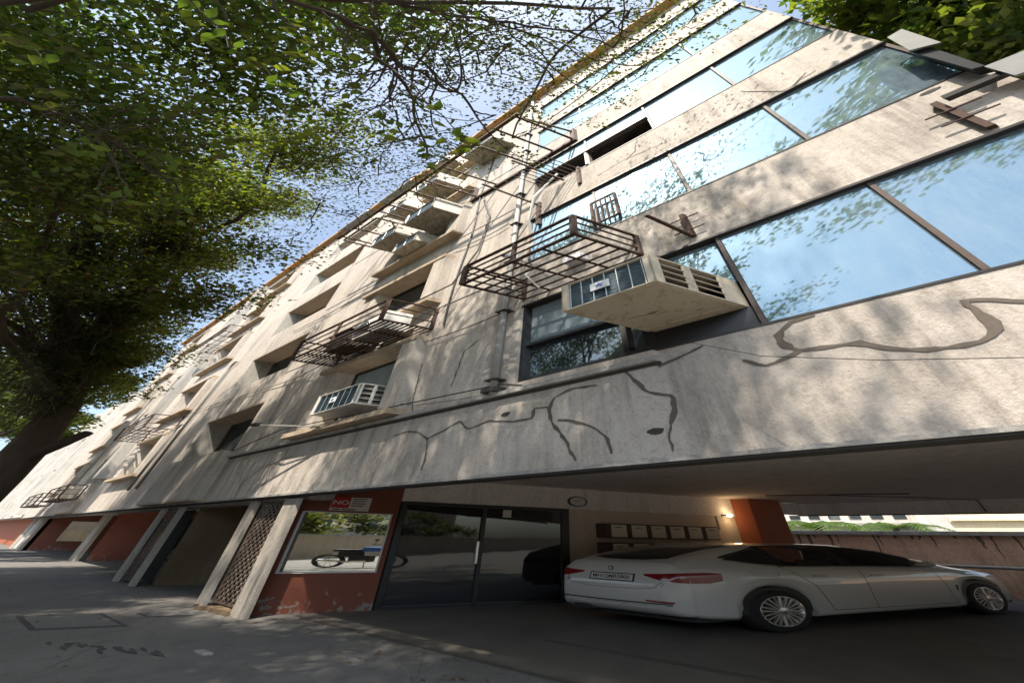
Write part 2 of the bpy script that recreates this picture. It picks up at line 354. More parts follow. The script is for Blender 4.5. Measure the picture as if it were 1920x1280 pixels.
# ribbon glazing at the near corner
mull = [U0, 0.37, 1.60, 2.82, 4.04]
GD = DF + 0.022
for k in range(5):
    z0, z1 = sill[k], head[k]
    fr = MB()
    fr.box(U0, 4.04, DF-0.03, GD+0.06, z1-0.02, z1+0.03); fr.box(U0, 4.04, DF-0.008, GD+0.06, z0-0.02, z0+0.015)
    win = fr.build('window', 'dark_metal', B)
    for i, mu in enumerate(mull):
        if k == 0 and i == 3: continue
        a = mu - 0.018 if i else mu
        part('mullion', 'brown_frame', win, (a, a+0.036, DF+0.004, GD+0.06, z0+0.015, z1-0.02))
    for i in range(4):
        a, b = mull[i]+0.015, mull[i+1]-0.015
        if k == 0 and i >= 2: continue
        lo = z0+0.012
        if k == 2 and i >= 2: lo = 12.42
        m = MB(); tl = random.uniform(-.004, .004); tv = random.uniform(-.004, .004)
        m.quad((a, GD+tl, lo), (b, GD-tl, lo), (b, GD-tl+tv, z1-0.018), (a, GD+tl+tv, z1-0.018))
        m.build('pane', 'solar_glass', win)
    if k == 0:
        # opening window with blind, and the dark board under the unit
        m = MB(); m.box(2.47, 2.55, DF+0.0, GD+0.12, z0+0.03, z1-0.05); m.box(4.0, 4.04, DF, GD+0.12, z0+.03, z1-.05)
        m.box(2.55, 4.0, DF+0.02, GD+0.1, z0+0.03, z0+0.11); m.box(2.74, 2.80, DF+0.03, GD+0.1, z0+0.11, 4.92); m.box(2.55, 4.0, DF+0.02, GD+0.1, 4.90, 4.97)
        m.build('sash', 'black_frame', win)
        MB().quad((2.55, GD+.06, 4.97), (4.0, GD+.06, 4.97), (4.0, GD+.06, z1-.05), (2.55, GD+.06, z1-.05)).build('pane', 'blind_glass', win)
        MB().quad((2.80, GD+.075, 4.13), (4.0, GD+.075, 4.13), (4.0, GD+.075, 4.90), (2.80, GD+.075, 4.90)).build('pane', 'dark_glass', win)
        MB().quad((2.55, GD+.075, 4.13), (2.74, GD+.075, 4.13), (2.74, GD+.075, 4.90), (2.55, GD+.075, 4.90)).build('pane', 'dark_glass', win)
        part('infill_board', 'black_frame', win, (1.625, 2.47, DF+0.03, DF+0.08, z0+0.03, 4.40))
        MB().quad((1.625, GD+.03, 4.98), (2.47, GD+.03, 4.98), (2.47, GD+.03, z1-.05), (1.625, GD+.03, z1-.05)).build('pane', 'solar_glass', win)
        part('window_sill', 'plaster', B, (2.46, 4.10, DF-0.05, DF+0.02, 3.90, 4.0))
        part('window_jamb', 'plaster', B, (4.04, 4.16, DF-0.03, DF+0.02, 3.90, 6.2))
    if k == 2:
        part('opening_shade', 'interior_shade', win, (1.625, 4.0, GD+0.3, GD+0.34, 11.5, 12.42))  # dark sheet painted as the shade inside the open window
        part('top_hung_sash', 'dark_metal', win, (1.60, 4.0, DF-0.05, DF+0.04, 12.39, 12.45))
        part('window_stay', 'cable_white', win, (2.80, 2.84, DF-0.03, DF+0.02, 11.5, 12.4))

# projecting plaster frames round the windows of the first bay, and its far twin
def frame_bay(uo0, uo1, ks, two=True):
    ui0, ui1 = uo0+0.35, uo1-0.45
    pr = DF-0.17
    for k in ks:
        z0, z1 = sill[k]-0.02, head[k]+0.08
        part('window_surround', 'plaster', B, (uo0, ui0, pr, DF+TH, z0-0.05, z1+0.1)); part('window_surround', 'plaster', B, (ui1, uo1, pr+0.08, DF+TH, z0-0.05, z1+0.1))
        part('window_hood', 'plaster_tan', B, (uo0-0.003, uo1+0.003, pr-0.02, DF+TH, z1-0.03, z1+0.12))
        part('window_sill', 'plaster_tan', B, (uo0-0.002, uo1+0.1, pr-0.05, DF+TH, z0-0.10, z0+0.04))
        fr = MB(); wd = DF+0.2
        fr.box(ui0, ui1, wd, wd+.05, z0+.04, z0+.10); fr.box(ui0, ui1, wd, wd+.05, z1-.11, z1-.05)
        for a in (ui0, (ui0*0.62+ui1*0.38), ui1-0.05): fr.box(a, a+0.05, wd, wd+.05, z0+.10, z1-.11)
        win = fr.build('window', 'black_frame', B)
        MB().quad((ui0, wd+.03, z0+.1), (ui1, wd+.03, z0+.1), (ui1, wd+.03, z1-.11), (ui0, wd+.03, z1-.11)).build('pane', 'blind_glass' if k % 2 == 0 else 'dark_glass', win)
        part('curtain', 'plaster_grey', win, (ui0+0.08, ui0+0.55, wd+0.2, wd+0.24, z0+.5, z1-.11))
    # wall between the storeys
    zs = sill[0]
    for k in range(5):
        top = (sill[k+1]-0.16) if k < 4 else ZR
        wall(uo0+0.35, uo1-0.1, head[k]+0.24, top)
frame_bay(AU0, AU1, range(5))
wall(AU1-0.1, 11.7, 4.02, ZR)
# loggia bays: projecting parapet boxes with deep window recesses
def loggia_bay(u0, u1):
    for k in range(5):
        z0 = sill[k] + (0.05 if k == 0 else 0)
        lo = ZB if k == 0 else head[k-1]-0.02
        part('parapet_box', 'plaster', B, (u0, u1, DF-(0.19 if k == 0 else 0.012), DF+0.5, lo+0.06, z0))
        part('parapet_soffit', 'plaster_tan', B, (u0+.003, u1-.003, DF-(0.185 if k == 0 else 0.008), DF+0.53, lo, lo+0.06))  # tan colour stands in for light bounced onto the underside
        wd = DF+0.5
        part('recess_jamb', 'plaster_grey', B, (u1-0.12, u1, DF+0.001, wd+0.1, z0, head[k]+0.02))  # grey colour stands in for the shade on the inner jamb
        fr = MB(); um = u0*0.55+u1*0.45
        for a in (u0, um, u1-0.18): fr.box(a, a+.06, wd, wd+.05, z0, head[k])
        win = fr.build('window', 'brown_frame', B)
        MB().quad((u0, wd+.04, z0), (u1-.12, wd+.04, z0), (u1-.12, wd+.04, head[k]), (u0, wd+.04, head[k])).build('pane', 'dark_glass', win)
    part('loggia_header', 'plaster', B, (u0, u1, DF, DF+0.8, head[4], ZR))
loggia_bay(11.7, 15.3)
wall(15.3, 18.6, 4.02, ZR)
frame_bay(18.25, 21.6, range(5))
wall(21.5, 24.0, 4.02, ZR)
loggia_bay(24.0, 27.4)
wall(27.4, 30.4, 4.02, ZR)
frame_bay(30.05, 33.2, range(5))
wall(33.1, 38.0, 4.02, ZR)
part('side_return', 'plaster_grey', B, (23.2, 23.9, DF-0.3, DF, 4.3, ZR-0.4))

# repaired cracks in the plaster: raised strips of filler
CRACKS = [
(10, [(0.38, 3.54), (0.48, 3.65), (0.59, 3.72), (0.58, 3.54), (0.58, 3.31), (0.68, 3.21), (0.91, 3.22), (1.09, 3.35), (1.16, 3.47), (1.37, 3.49), (1.49, 3.5), (1.57, 3.67), (1.56, 3.8), (1.45, 3.95), (1.28, 3.97)]),
(8, [(1.49, 3.5), (1.72, 3.38), (1.85, 3.54)]), (7, [(2.48, 3.72), (2.31, 3.78), (2.08, 3.9)]),
(8, [(2.78, 3.74), (2.62, 3.33), (2.43, 3.22), (2.44, 2.98), (2.5, 2.81)]), (4, [(2.5, 2.81), (2.53, 2.67), (2.53, 2.46)]),
(8, [(3.08, 3.62), (3.34, 3.66), (3.55, 3.56), (3.62, 3.35), (3.58, 3.13), (3.44, 2.79), (3.34, 2.46)]),
(7, [(3.51, 3.13), (3.35, 3.08), (3.2, 2.97), (3.05, 2.78), (3.01, 2.51)]),
(7, [(3.62, 3.4), (3.79, 3.44), (3.82, 3.24), (4.11, 3.26), (4.41, 3.35), (4.67, 3.25), (4.85, 3.47), (5.07, 3.33), (5.34, 3.21)]),
(6, [(5.34, 3.21), (5.55, 3.39), (5.78, 3.47), (6.05, 3.4)]), (6, [(5.34, 3.21), (5.29, 2.89), (5.31, 2.57)]),
(5, [(4.81, 5.51), (5.03, 5.3), (5.1, 4.69), (5.13, 4.35)]), (5, [(5.92, 5.34), (5.87, 4.26), (5.8, 3.95)]),
(3, [(9.79, 5.41), (9.9, 5.06), (9.9, 4.51), (9.96, 3.95)]), (3, [(9.27, 5.39), (9.51, 5.08), (9.78, 4.82)]),
(3, [(10.74, 5.17), (10.55, 4.78), (10.56, 4.0)]), (4, [(8.71, 3.42), (9.16, 3.31), (9.66, 3.22), (9.9, 3.02), (10.21, 2.8), (10.13, 2.48)]),
(4, [(9.24, 3.17), (9.3, 2.98), (9.22, 2.71), (9.35, 2.52)]), (3, [(10.49, 3.56), (10.47, 3.16), (10.3, 2.82)]),
(3, [(10.21, 4.98), (10.86, 5.05), (11.1, 4.96), (11.08, 4.09)]), (4, [(-0.21, 10.23), (-0.0, 9.9), (0.12, 9.95), (0.39, 10.93)]),
(4, [(-0.28, 10.09), (-0.11, 10.05), (0.03, 9.9)]), (3, [(1.9, 11.37), (2.01, 10.72), (2.17, 10.5)]), (4, [(2.69, 10.46), (2.21, 10.58), (1.46, 10.33)]),
(3, [(9.3, 9.2), (9.6, 8.6), (9.5, 7.9), (9.9, 7.2)]), (3, [(10.6, 8.8), (10.4, 8.1), (10.7, 7.3)]), (3, [(5.1, 12.8), (5.3, 11.9), (5.15, 10.8), (5.35, 9.9)])]
for w, ps in CRACKS:
    pts = []; ws = []
    for i in range(len(ps)-1):
        a, b = Vector(ps[i]), Vector(ps[i+1]); n = max(2, int((b-a).length/0.06))
        for j in range(n):
            p = a.lerp(b, j/n); jt = 0.014 if 0 < j else 0.006
            pts.append((p.x + random.uniform(-jt, jt), p.y + random.uniform(-jt, jt))); ws.append(w*0.0050*random.choice((.55, .8, 1, 1, 1.3))*random.uniform(0.8, 1.2))
    pts.append(ps[-1]); ws.append(w*0.003)
    sm = [pts[0]] + [tuple((pts[i-1][c] + 4*pts[i][c] + pts[i+1][c])/6 for c in (0, 1)) for i in range(1, len(pts)-1)] + [pts[-1]]
    f = ribbon(sm, ws, lambda a, b: (a, DF-0.006, b)); f2 = ribbon(sm, [q*1.25 for q in ws], lambda a, b: (a, DF-0.0025, b))
    f.f = [q[::-1] for q in f.f] if False else f.f
    f.build('crack_repair', 'crack_filler', B)
# holes left in the band
for (hu, hz) in ((4.16, 3.42), (2.62, 2.75), (-0.53, 7.62)):
    m = MB(); n = 9; m.add([(hu + 0.07*math.cos(6.283*i/n)*random.uniform(.7, 1.2), DF-0.005, hz + 0.05*math.sin(6.283*i/n)*random.uniform(.7, 1.2)) for i in range(n)], [tuple(range(n))])
    m.build('plaster_hole', 'dark_joint', B)

# rainwater pipes
def pipe(u, z0, z1, r=0.05, mat='pvc_pipe'):
    d = DF-0.07; pts = [(u + 0.004*math.sin(z*1.3), d, z) for z in np.linspace(z0, z1, 14)]
    p = MB().tube(pts, r, 10).build('downpipe', mat, B, smooth=True)
    for z in np.arange(z0+0.3, z1, 1.9): part('pipe_clip', 'dark_metal', p, (u-0.08, u+0.08, DF-0.13, DF, z, z+0.035))
    return p
pipe(4.29, 3.85, 22.9, .038); part('pipe_shoe', 'dark_joint', B, (4.2, 4.4, DF-0.13, DF-0.002, 3.89, 3.98))
MB().tube([(5.62+.05*math.sin(z), DF-.03, z) for z in np.linspace(6.5, 22.5, 20)], .013, 6).build('wall_cable', 'cable_black', B)
for uu, zt in ((17.2, 10.5), (18.0, 6.6), (29.0, 12.0)):
    MB().tube([(uu, DF-0.08, 3.2), (uu, DF-0.08, zt-0.5), (uu+.02, DF-0.08, zt-.2), (uu-.18, DF-0.08, zt), (uu-.3, DF-0.05, zt)], 0.04, 8).build('downpipe', 'pvc_pipe', B, smooth=True)

# ground storey: beam, pillars, lattice grilles, recessed shops
part('beam', 'plaster_grey', B, (7.95, U1, DF+0.16, DF+0.45, 2.25, 2.42))
part('ceiling', 'bay_ceiling', B, (-9, 8.3, DF+0.14, 13.0, 2.95, 3.0))
part('ceiling', 'bay_ceiling', B, (8.45, U1, DF+0.46, 9.0, 2.62, 2.66))
part('fascia_back', 'bay_ceiling', B, (-8, 8.3, DF+0.121, DF+0.139, ZB, 2.95))
part('rear_beam', 'bay_ceiling', B, (-8, 8.5, 13.0, 13.25, 2.50, 2.99))
part('rear_beam_lip', 'dark_joint', B, (-8, 8.5, 12.985, 13.0, 2.48, 2.52))
for n, (a, b, dd) in enumerate(((7.97, 8.36, 3.0), (9.36, 9.60, 3.02), (12.86, 13.12, 3.04), (14.05, 14.32, 3.04), (23.1, 23.9, 3.7), (34.0, 34.9, 3.4), (36.6, 37.6, 3.4))):
    part('pillar', 'pillar_paint', B, (a, b, dd, dd+(0.06 if n < 4 else 0.13), -0.02, 2.26 if n < 4 else 2.62), bev=0.012)
def lattice(u0, u1, d, z0, z1):
    fr = MB(); fr.box(u0, u0+.03, d-.02, d+.02, z0, z1); fr.box(u1-.03, u1, d-.02, d+.02, z0, z1); fr.box(u0, u1, d-.02, d+.02, z0-.03, z0); fr.box(u0, u1, d-.02, d+.02, z1, z1+.03)
    g = fr.build('lattice_grille', 'brown_frame', B)
    s = 0.15; w, h = u1-u0, z1-z0
    for sg in (1, -1):
        c = -h + s/2
        while c < w:
            a0 = max(0.0, c); a1 = min(w, c+h)
            if a1-a0 > 0.02:
                p = (u0+a0, z0+(a0-c)) if sg > 0 else (u1-a0, z0+(a0-c)); q = (u0+a1, z0+(a1-c)) if sg > 0 else (u1-a1, z0+(a1-c))
                MB().bar((p[0], d+0.008*sg, p[1]), (q[0], d+0.008*sg, q[1]), 0.012, 0.024).build('bar', 'lattice_paint', g)
            c += s
    part('grille_back', 'interior_shade', B, (u0, u1, d+0.18, d+0.2, z0, z1))  # dark sheet stands in for the shade behind the lattice
lattice(8.34, 9.34, 3.12, 0.12, 2.2); lattice(13.14, 14.03, 3.14, 0.1, 2.2)
rub = MB()
for i in range(26):
    c = (random.uniform(8.3, 9.5), random.uniform(2.95, 3.15), 0.03); r = random.uniform(.02, .06)
    rub.box(c[0]-r*1.5, c[0]+r*1.5, c[1]-r, c[1]+r, -0.01, r*1.2)
rub.build('kerb_rubble', 'stained_wall', B)
# recess between the grilles
part('recess_wall', 'stained_wall', B, (12.9, 13.0, 3.34, 5.6, 0, 2.6))
part('recess_back', 'interior_shade', B, (9.4, 13.0, 5.6, 5.7, 0, 2.6))
part('shop_window', 'dark_glass', B, (9.6, 12.9, 4.9, 4.92, 0.1, 2.5)); part('shop_frame', 'black_frame', B, (9.6, 9.75, 3.3, 4.9, 0, 2.5), (12.80, 12.9, 4.82, 4.9, 0, 2.5), (9.75, 12.8, 4.82, 4.9, 1.72, 1.76))
part('recess_wall', 'red_paint', B, (8.32, 9.4, 3.42, 3.5, 0, 2.6))
# red side walls of the open bays further on
def side_wall(u, d0, d1, name, win):
    part(name, 'red_paint', B, (u, u+0.15, d0, d1, 0, 2.62))
    if win:
        fr = part('window', 'sign_white', B, (u-0.02, u, win[0]-.03, win[1]+.03, win[2]-.03, win[3]+.03))
        MB().quad((u-.025, win[0], win[2]), (u-.025, win[1], win[2]), (u-.025, win[1], win[3]), (u-.025, win[0], win[3])).build('pane', 'mirror_glass', fr)
side_wall(23.2, 3.98, 6.4, 'red_wall', None)
part('doorway', 'door_glass', B, (23.16, 23.19, 5.0, 6.4, 0.0, 2.2))
part('recess_back', 'interior_shade', B, (14.4, 23.1, 6.6, 6.7, 0, 2.62)); part('recess_back', 'interior_shade', B, (24.0, 34, 6.6, 6.7, 0, 2.62))
side_wall(34.05, 3.7, 6.4, 'red_wall', (4.4, 5.6, 0.7, 2.1))
part('glazed_screen', 'blind_glass', B, (34.95, 36.6, 3.5, 3.54, 0.05, 2.6)); part('screen_bar', 'white_metal', B, *[(35.0+i*.5, 35.06+i*.5, 3.46, 3.5, 0.05, 2.6) for i in range(4)])
part('red_wall', 'orange_paint', B, (37.65, 37.9, 3.4, 5.4, 0, 2.62))

# the parking bay's side wall: red panel with mirror pane, dark glass doors, cream wall, column
part('red_wall', 'red_paint', B, (8.30, 8.44, 3.065, 4.44, 0, 2.949))
part('bay_wall', 'bay_wall', B, (8.32, 8.46, 4.44, 10.84, 2.33, 2.949)); part('bay_wall', 'bay_wall', B, (8.325, 8.46, 7.12, 10.84, 0, 2.33)); part('side_beam', 'bay_ceiling', B, (8.30, 8.5, 11.73, 13.0, 2.52, 2.949))
part('wall_band', 'bay_ceiling', B, (8.30, 8.32, 4.45, 10.84, 2.33, 2.948))
part('column', 'orange_paint', B, (7.94, 8.5, 10.85, 11.72, 0, 2.949), bev=0.01)
mw = part('window', 'sign_white', B, (8.275, 8.30, 3.235, 4.36, 0.72, 2.0))
MB().quad((8.271, 3.265, 0.745), (8.271, 4.335, 0.745), (8.271, 4.335, 1.975), (8.271, 3.265, 1.975)).build('pane', 'mirror_glass', mw)
dr = MB(); 
for a, b in ((4.45, 4.53), (5.66, 5.72), (6.99, 7.12)): dr.box(8.27, 8.34, a, b, 0.0, 2.33)
dr.box(8.27, 8.34, 4.53, 6.99, 2.25, 2.33); dr.box(8.27, 8.34, 4.53, 6.99, 0.0, 0.07)
door = dr.build('glass_door', 'black_frame', B)
for a, b in ((4.53, 5.66), (5.72, 6.99)): MB().quad((8.31, a, 0.07), (8.31, b, 0.07), (8.31, b, 2.25), (8.31, a, 2.25)).build('pane', 'door_glass', door)
part('door_handle', 'alloy', door, (8.23, 8.26, 5.60, 5.63, 0.9, 1.4)); part('door_sticker', 'sign_white', door, (8.303, 8.306, 6.0, 6.14, 2.02, 2.22))
part('door_back', 'interior_shade', B, (8.44, 8.46, 4.45, 7.12, 0, 2.33))
# ---------------------------------------------------------------- steel cages and platform on the facade
def cage(u0, u1, d0, d1, z0, z1, label, nf=6, nr=3, ncross=4, group=None, grid=6):
    t = thing('steel_cage', (u0, d1, z0), label, 'cage', group)
    def bar(p, q, w=0.022, h=None, nm='bar'): MB().bar(p, q, w*1.25, h).build(nm, 'rusty_steel', t)
    for a in (u0, u1):
        bar((a, d0, z0), (a, d0, z1), 0.04, nm='post'); bar((a, d1-.02, z0), (a, d1-.02, z1), 0.035, nm='post')
        for i in range(nr+1):
            z = z0 + (z1-z0)*i/nr; bar((a, d0, z), (a, d1, z), 0.018 if 0 < i < nr else 0.03)
    bar(((u0+u1)/2, d0, z0), ((u0+u1)/2, d0, z1), 0.03, nm='post')
    for i in range(nr+1):
        z = z0 + (z1-z0)*i/nr; bar((u0, d0, z), (u1, d0, z), 0.018 if 0 < i < nr else 0.032)
    for i in range(1, grid+1):
        d = d0 + (d1-d0)*i/grid; bar((u0, d, z0), (u1, d, z0), 0.02)
    for i in range(1, ncross):
        a = u0 + (u1-u0)*i/ncross; bar((a, d0, z0-.01), (a, d1, z0-.01), 0.024)
    return t
cage(2.35, 4.03, 2.16, DF, 6.33, 6.98, 'rusty open steel cage above the large air conditioner', grid=6)
cageA = cage(5.95, 8.85, 2.22, DF, 6.55, 7.35, 'rusty steel cage holding a white condenser below the second storey window', grid=11, ncross=5)
cage(18.6, 22.4, 2.2, DF, 6.5, 7.3, 'distant upper steel cage half hidden by branches', grid=5, ncross=5)
cage(23.4, 27.2, 2.2, DF-.28, 3.1, 3.9, 'distant low steel cage just above the red walls', grid=5, ncross=5)
cage(29.0, 33.0, 2.2, DF-.26, 3.0, 3.8, 'farthest low steel cage near the end of the block', grid=5, ncross=5)
cage(19.0, 22.6, 2.2, DF, 13.9, 14.5, 'distant high steel cage near the roof edge', grid=4, ncross=5)
# long platform of bare angle irons
pf = thing('steel_platform', (3.4, DF, 13.9), 'long bare steel ladder frame jutting out below the top storeys', 'steel frame')
def pbar(p, q, w=0.035, nm='bar'): MB().bar(p, q, w*1.5).build(nm, 'rusty_steel', pf)
pbar((2.9, 1.72, 13.9), (9.4, 1.72, 13.9), 0.05, 'rail'); pbar((3.1, DF-.04, 13.9), (6.3, DF-.04, 13.9), 0.05, 'rail'); pbar((2.95, DF-.04, 13.84), (6.4, DF-.04, 13.84), 0.05, 'rail')
for a in (3.0, 3.5, 4.1, 5.1, 5.75, 6.3, 7.1, 7.5, 8.6, 9.2): pbar((a, 1.72, 13.92), (a, DF+.02, 13.92), 0.032)
for a in (3.0, 5.9): pbar((a, DF-.04, 13.9), (a, DF-.04, 14.9), 0.06, 'post'); pbar((a, 1.75, 13.95), (a, DF-.04, 14.7), 0.03, 'brace')
pbar((8.0, 1.9, 14.2), (9.6, 1.9, 14.2)); pbar((8.0, 1.9, 14.2), (8.0, DF, 14.2)); pbar((9.6, 1.9, 14.2), (9.6, DF, 14.2))
pb2 = thing('steel_bracket', (3.7, DF, 10.2), 'rusty arm and grille bracket under the open dark window', 'bracket')
for p, q, w in (((3.85, DF-.02, 9.35), (3.85, DF-.02, 10.6), .06), ((3.85, DF-.03, 10.45), (3.85, 1.95, 10.62), .035), ((3.3, DF-.03, 11.2), (3.3, 2.0, 11.3), .035), ((3.0, DF-.02, 10.5), (3.0, DF-.02, 11.6), .05)):
    MB().bar(p, q, w).build('bar', 'rusty_steel', pb2)
for i in range(9): MB().bar((2.95+i*0.09, 2.3, 11.32), (2.95+i*0.09, DF-.04, 11.32), .016).build('bar', 'rusty_steel', pb2)
def bracket(u, z0, z1, label, arm):
    t = thing('steel_bracket', (u, DF, z0), label, 'bracket', None)
    MB().bar((u, DF-.03, z0), (u, DF-.03, z1), .05, .05).build('post', 'rusty_steel', t)
    for p, q in arm: MB().bar(p, q, .014).build('bar', 'rusty_steel', t)
    return t
bk = bracket(1.77, 6.28, 7.02, 'short rusty bracket bolted to the wall right of the open cage', [((1.60, DF-.05, 6.86), (1.92, DF-.05, 6.86)), ((1.60, DF-.05, 6.46), (1.92, DF-.05, 6.46))])
MB().bar((1.78, DF-.05, 6.32), (1.80, 2.45, 6.55), .04).build('arm', 'rusty_steel', bk)
bk = bracket(-0.44, 6.2, 7.2, 'rusty bracket on the wall at the near corner of the block', [((-0.62, DF-.06, 6.55), (-0.28, DF-.06, 6.55)), ((-0.62, DF-.06, 6.85), (-0.28, DF-.06, 6.85))])
bm_ = MB().bar((-0.5, DF-.09, 7.1), (-1.6, DF-.09, 7.1), .06, .10).build('beam', 'dark_metal', bk)
# metal hoods hung off the near corner
hd = thing('metal_hood', (-0.9, DF, 8.4), 'folded grey metal hood hanging off the near corner of the block', 'hood')
def slab(P, N, th):
    m = MB(); k = len(P); Q = [tuple(p[c]+N[c]*th for c in range(3)) for p in P]
    return m.add(list(P)+Q, [tuple(range(k)), tuple(range(2*k-1, k-1, -1))] + [(i, k+i, k+(i+1) % k, (i+1) % k) for i in range(k)])
slab([(-.87, 2.75, 9.40), (-1.0, 2.75, 9.44), (-.955, 2.75, 8.38), (-.80, 2.75, 8.60)], (0, 1, .1), .03).build('hood_sheet', 'zinc_sheet', hd)
slab([(-.80, 2.80, 8.72), (-.90, 2.80, 8.60), (-.86, 2.80, 7.36), (-.80, 2.80, 7.42)], (0, 1, 0), .12).build('hood_body', 'trim_black', hd)
hd2 = thing('metal_sheet', (-1.0, 2.8, 7.0), 'pale grey metal sheet beside the near corner at the frame edge', 'metal sheet')
slab([(-.85, 2.8, 7.35), (-1.30, 2.8, 7.28), (-1.25, 2.8, 6.72), (-.845, 2.8, 6.86)], (0, 1, 0), .03).build('sheet', 'zinc_sheet', hd2)
# added bars standing in for a railing reflected in the second-storey glazing
gr = thing('railing_reflection', (2.82, DF, 8.0), 'added bars standing in for a railing mirrored in the second storey glazing', 'grille')
for p, q in (((2.45, DF-.05, 8.0), (2.83, DF-.05, 8.0)), ((2.45, DF-.05, 9.0), (2.83, DF-.05, 9.0))): MB().bar(p, q, .03).build('rail', 'rusty_steel', gr)
for i in range(6): MB().bar((2.45+i*.076, DF-.05, 8.0), (2.45+i*.076, DF-.05, 9.0), .016 if 0 < i < 5 else .03).build('bar', 'rusty_steel', gr)

# ---------------------------------------------------------------- air conditioners
def star(cu, cz, r, plane):
    m = MB(); P = [(cu + (r if i % 2 == 0 else r*.42)*math.sin(math.pi*i/5), cz + (r if i % 2 == 0 else r*.42)*math.cos(math.pi*i/5)) for i in range(10)]
    m.add([plane(cu, cz)] + [plane(*p) for p in P], [(0, i+1, (i+1) % 10+1) for i in range(10)]); return m
def window_ac(u0, u1, d0, d1, z0, z1, label, mat='cream_metal', badge=True, detail=True, group=None, name='air_conditioner'):
    t = thing(name, (u0, d1, z0), label, 'air conditioner', group)
    tk = 0.02
    c = MB(); c.box(u0, u1, d0, d1, z0, z0+tk, bev=.004); c.box(u0, u1, d0, d1, z1-tk, z1, bev=.004)
    L = d1-d0
    if detail:
        # louvred cheek: solid posts and open slots
        for zz in np.linspace(z0+tk, z1-tk, 5): c.box(u0+.001, u0+.014, d0+.02, d1-.22*L, zz-.006, zz+.006)
        for a, b in ((d0, d0+.10*L), (d0+.36*L, d0+.44*L), (d1-.24*L, d1)): c.box(u0, u0+.016, a, b, z0+tk, z1-tk)
    else: c.box(u0, u0+.016, d0, d1, z0+tk, z1-tk)
    c.box(u1-.016, u1, d0, d1, z0+tk, z1-tk)
    for a, b in ((u0, u0+.06), (u1-.06, u1)): c.box(a, b, d0, d0+.02, z0+tk, z1-tk)
    c.build('casing', mat, t)
    if detail:
        for a, b in ((d0+.10*L, d0+.36*L), (d0+.44*L, d1-.24*L)):
            for i in range(4):
                za = z0+tk + (z1-z0-2*tk)*i/4; MB().add([(u0+.006, a, za+.012), (u0+.006, b, za+.012), (u0+.05, b, za+.10), (u0+.05, a, za+.10)], [(0,1,2,3)]).build('louvre', 'louvre_dark', t)
    co = MB(); co.box(u0+.05, u1-.05, d0+.03, d0+.06, z0+tk, z1-tk); g = co.build('coil', 'coil_fins', t)
    n = 7 if detail else 3
    for i in range(n):
        a = u0+.08 + (u1-u0-.16)*i/(n-1); MB().bar((a, d0+.012, z0+tk), (a, d0+.012, z1-tk), .006).build('guard_wire', 'wire_metal', t)
    if detail:
        for zz in np.linspace(z0+.1, z1-.1, 6): MB().bar((u0+.06, d0+.02, zz), (u1-.06, d0+.02, zz), .004).build('guard_wire', 'coil_fins', t)
    if badge:
        a = u0 + (u1-u0)*.55; zc = (z0+z1)/2+.01
        b = part('badge', 'badge_white', t, (a-.085, a+.085, d0-.004, d0+.008, zc-.075, zc+.075)); star(a, zc, .055, lambda x, y: (x, d0-.007, y)).build('star', 'badge_blue', b)
    if detail:
        part('base_rib', mat, t, (u0+.02, u1-.02, d0+.05, d0+.07, z0-.012, z0), (u0+.02, u1-.02, d1-.12, d1-.10, z0-.012, z0), (u0+.03, u0+.05, d0+.08, d1-.14, z0-.010, z0), (u1-.05, u1-.03, d0+.08, d1-.14, z0-.010, z0))
        m = MB()
        for i in range(7): cu, cd = u0+.2+random.uniform(-.1, .4), d0+.2+random.uniform(0, .5); m.box(cu, cu+random.uniform(.02, .12), cd, cd+.006, z0-.003, z0)
        m.build('rust_scratch', 'rusty_steel', t)
    return t
window_ac(1.66, 2.50, 2.14, DF+.05, 4.41, 4.98, 'large cream window air conditioner with a star badge above the car', detail=True)
window_ac(6.62, 7.85, 2.60, DF+.15, 4.33, 4.92, 'white window air conditioner in the lowest plaster framed window', mat='white_metal')
window_ac(5.98, 7.05, 2.2, DF-.0, 12.65, 13.4, 'air conditioner with pale louvres under the right end of the ladder frame', mat='dirty_metal', badge=False, detail=False)
window_ac(7.5, 8.5, 2.25, DF+.02, 12.7, 13.4, 'air conditioner at the left end of the ladder frame', mat='dirty_metal', badge=False, detail=False)
window_ac(6.75, 7.6, 2.45, DF+.15, 11.5, 12.1, 'lower air conditioner resting on the third storey sill', mat='dirty_metal', badge=False, detail=False)
window_ac(6.5, 7.5, 2.2, DF+.1, 16.0, 16.7, 'air conditioner above the ladder frame with its grey underside showing', mat='dirty_metal', badge=False, detail=False)
window_ac(8.0, 8.9, 2.25, DF+.1, 15.9, 16.5, 'smaller air conditioner high up behind the ladder frame', mat='dirty_metal', badge=False, detail=False)
window_ac(4.8, 6.0, 2.35, DF+.02, 17.6, 18.2, 'topmost air conditioner beside the rusty roof gutter', mat='dirty_metal', badge=False, detail=False)
window_ac(6.9, 7.8, 2.3, DF+.1, 19.4, 20.1, 'air conditioner close under the roof gutter', mat='dirty_metal', badge=False, detail=False)
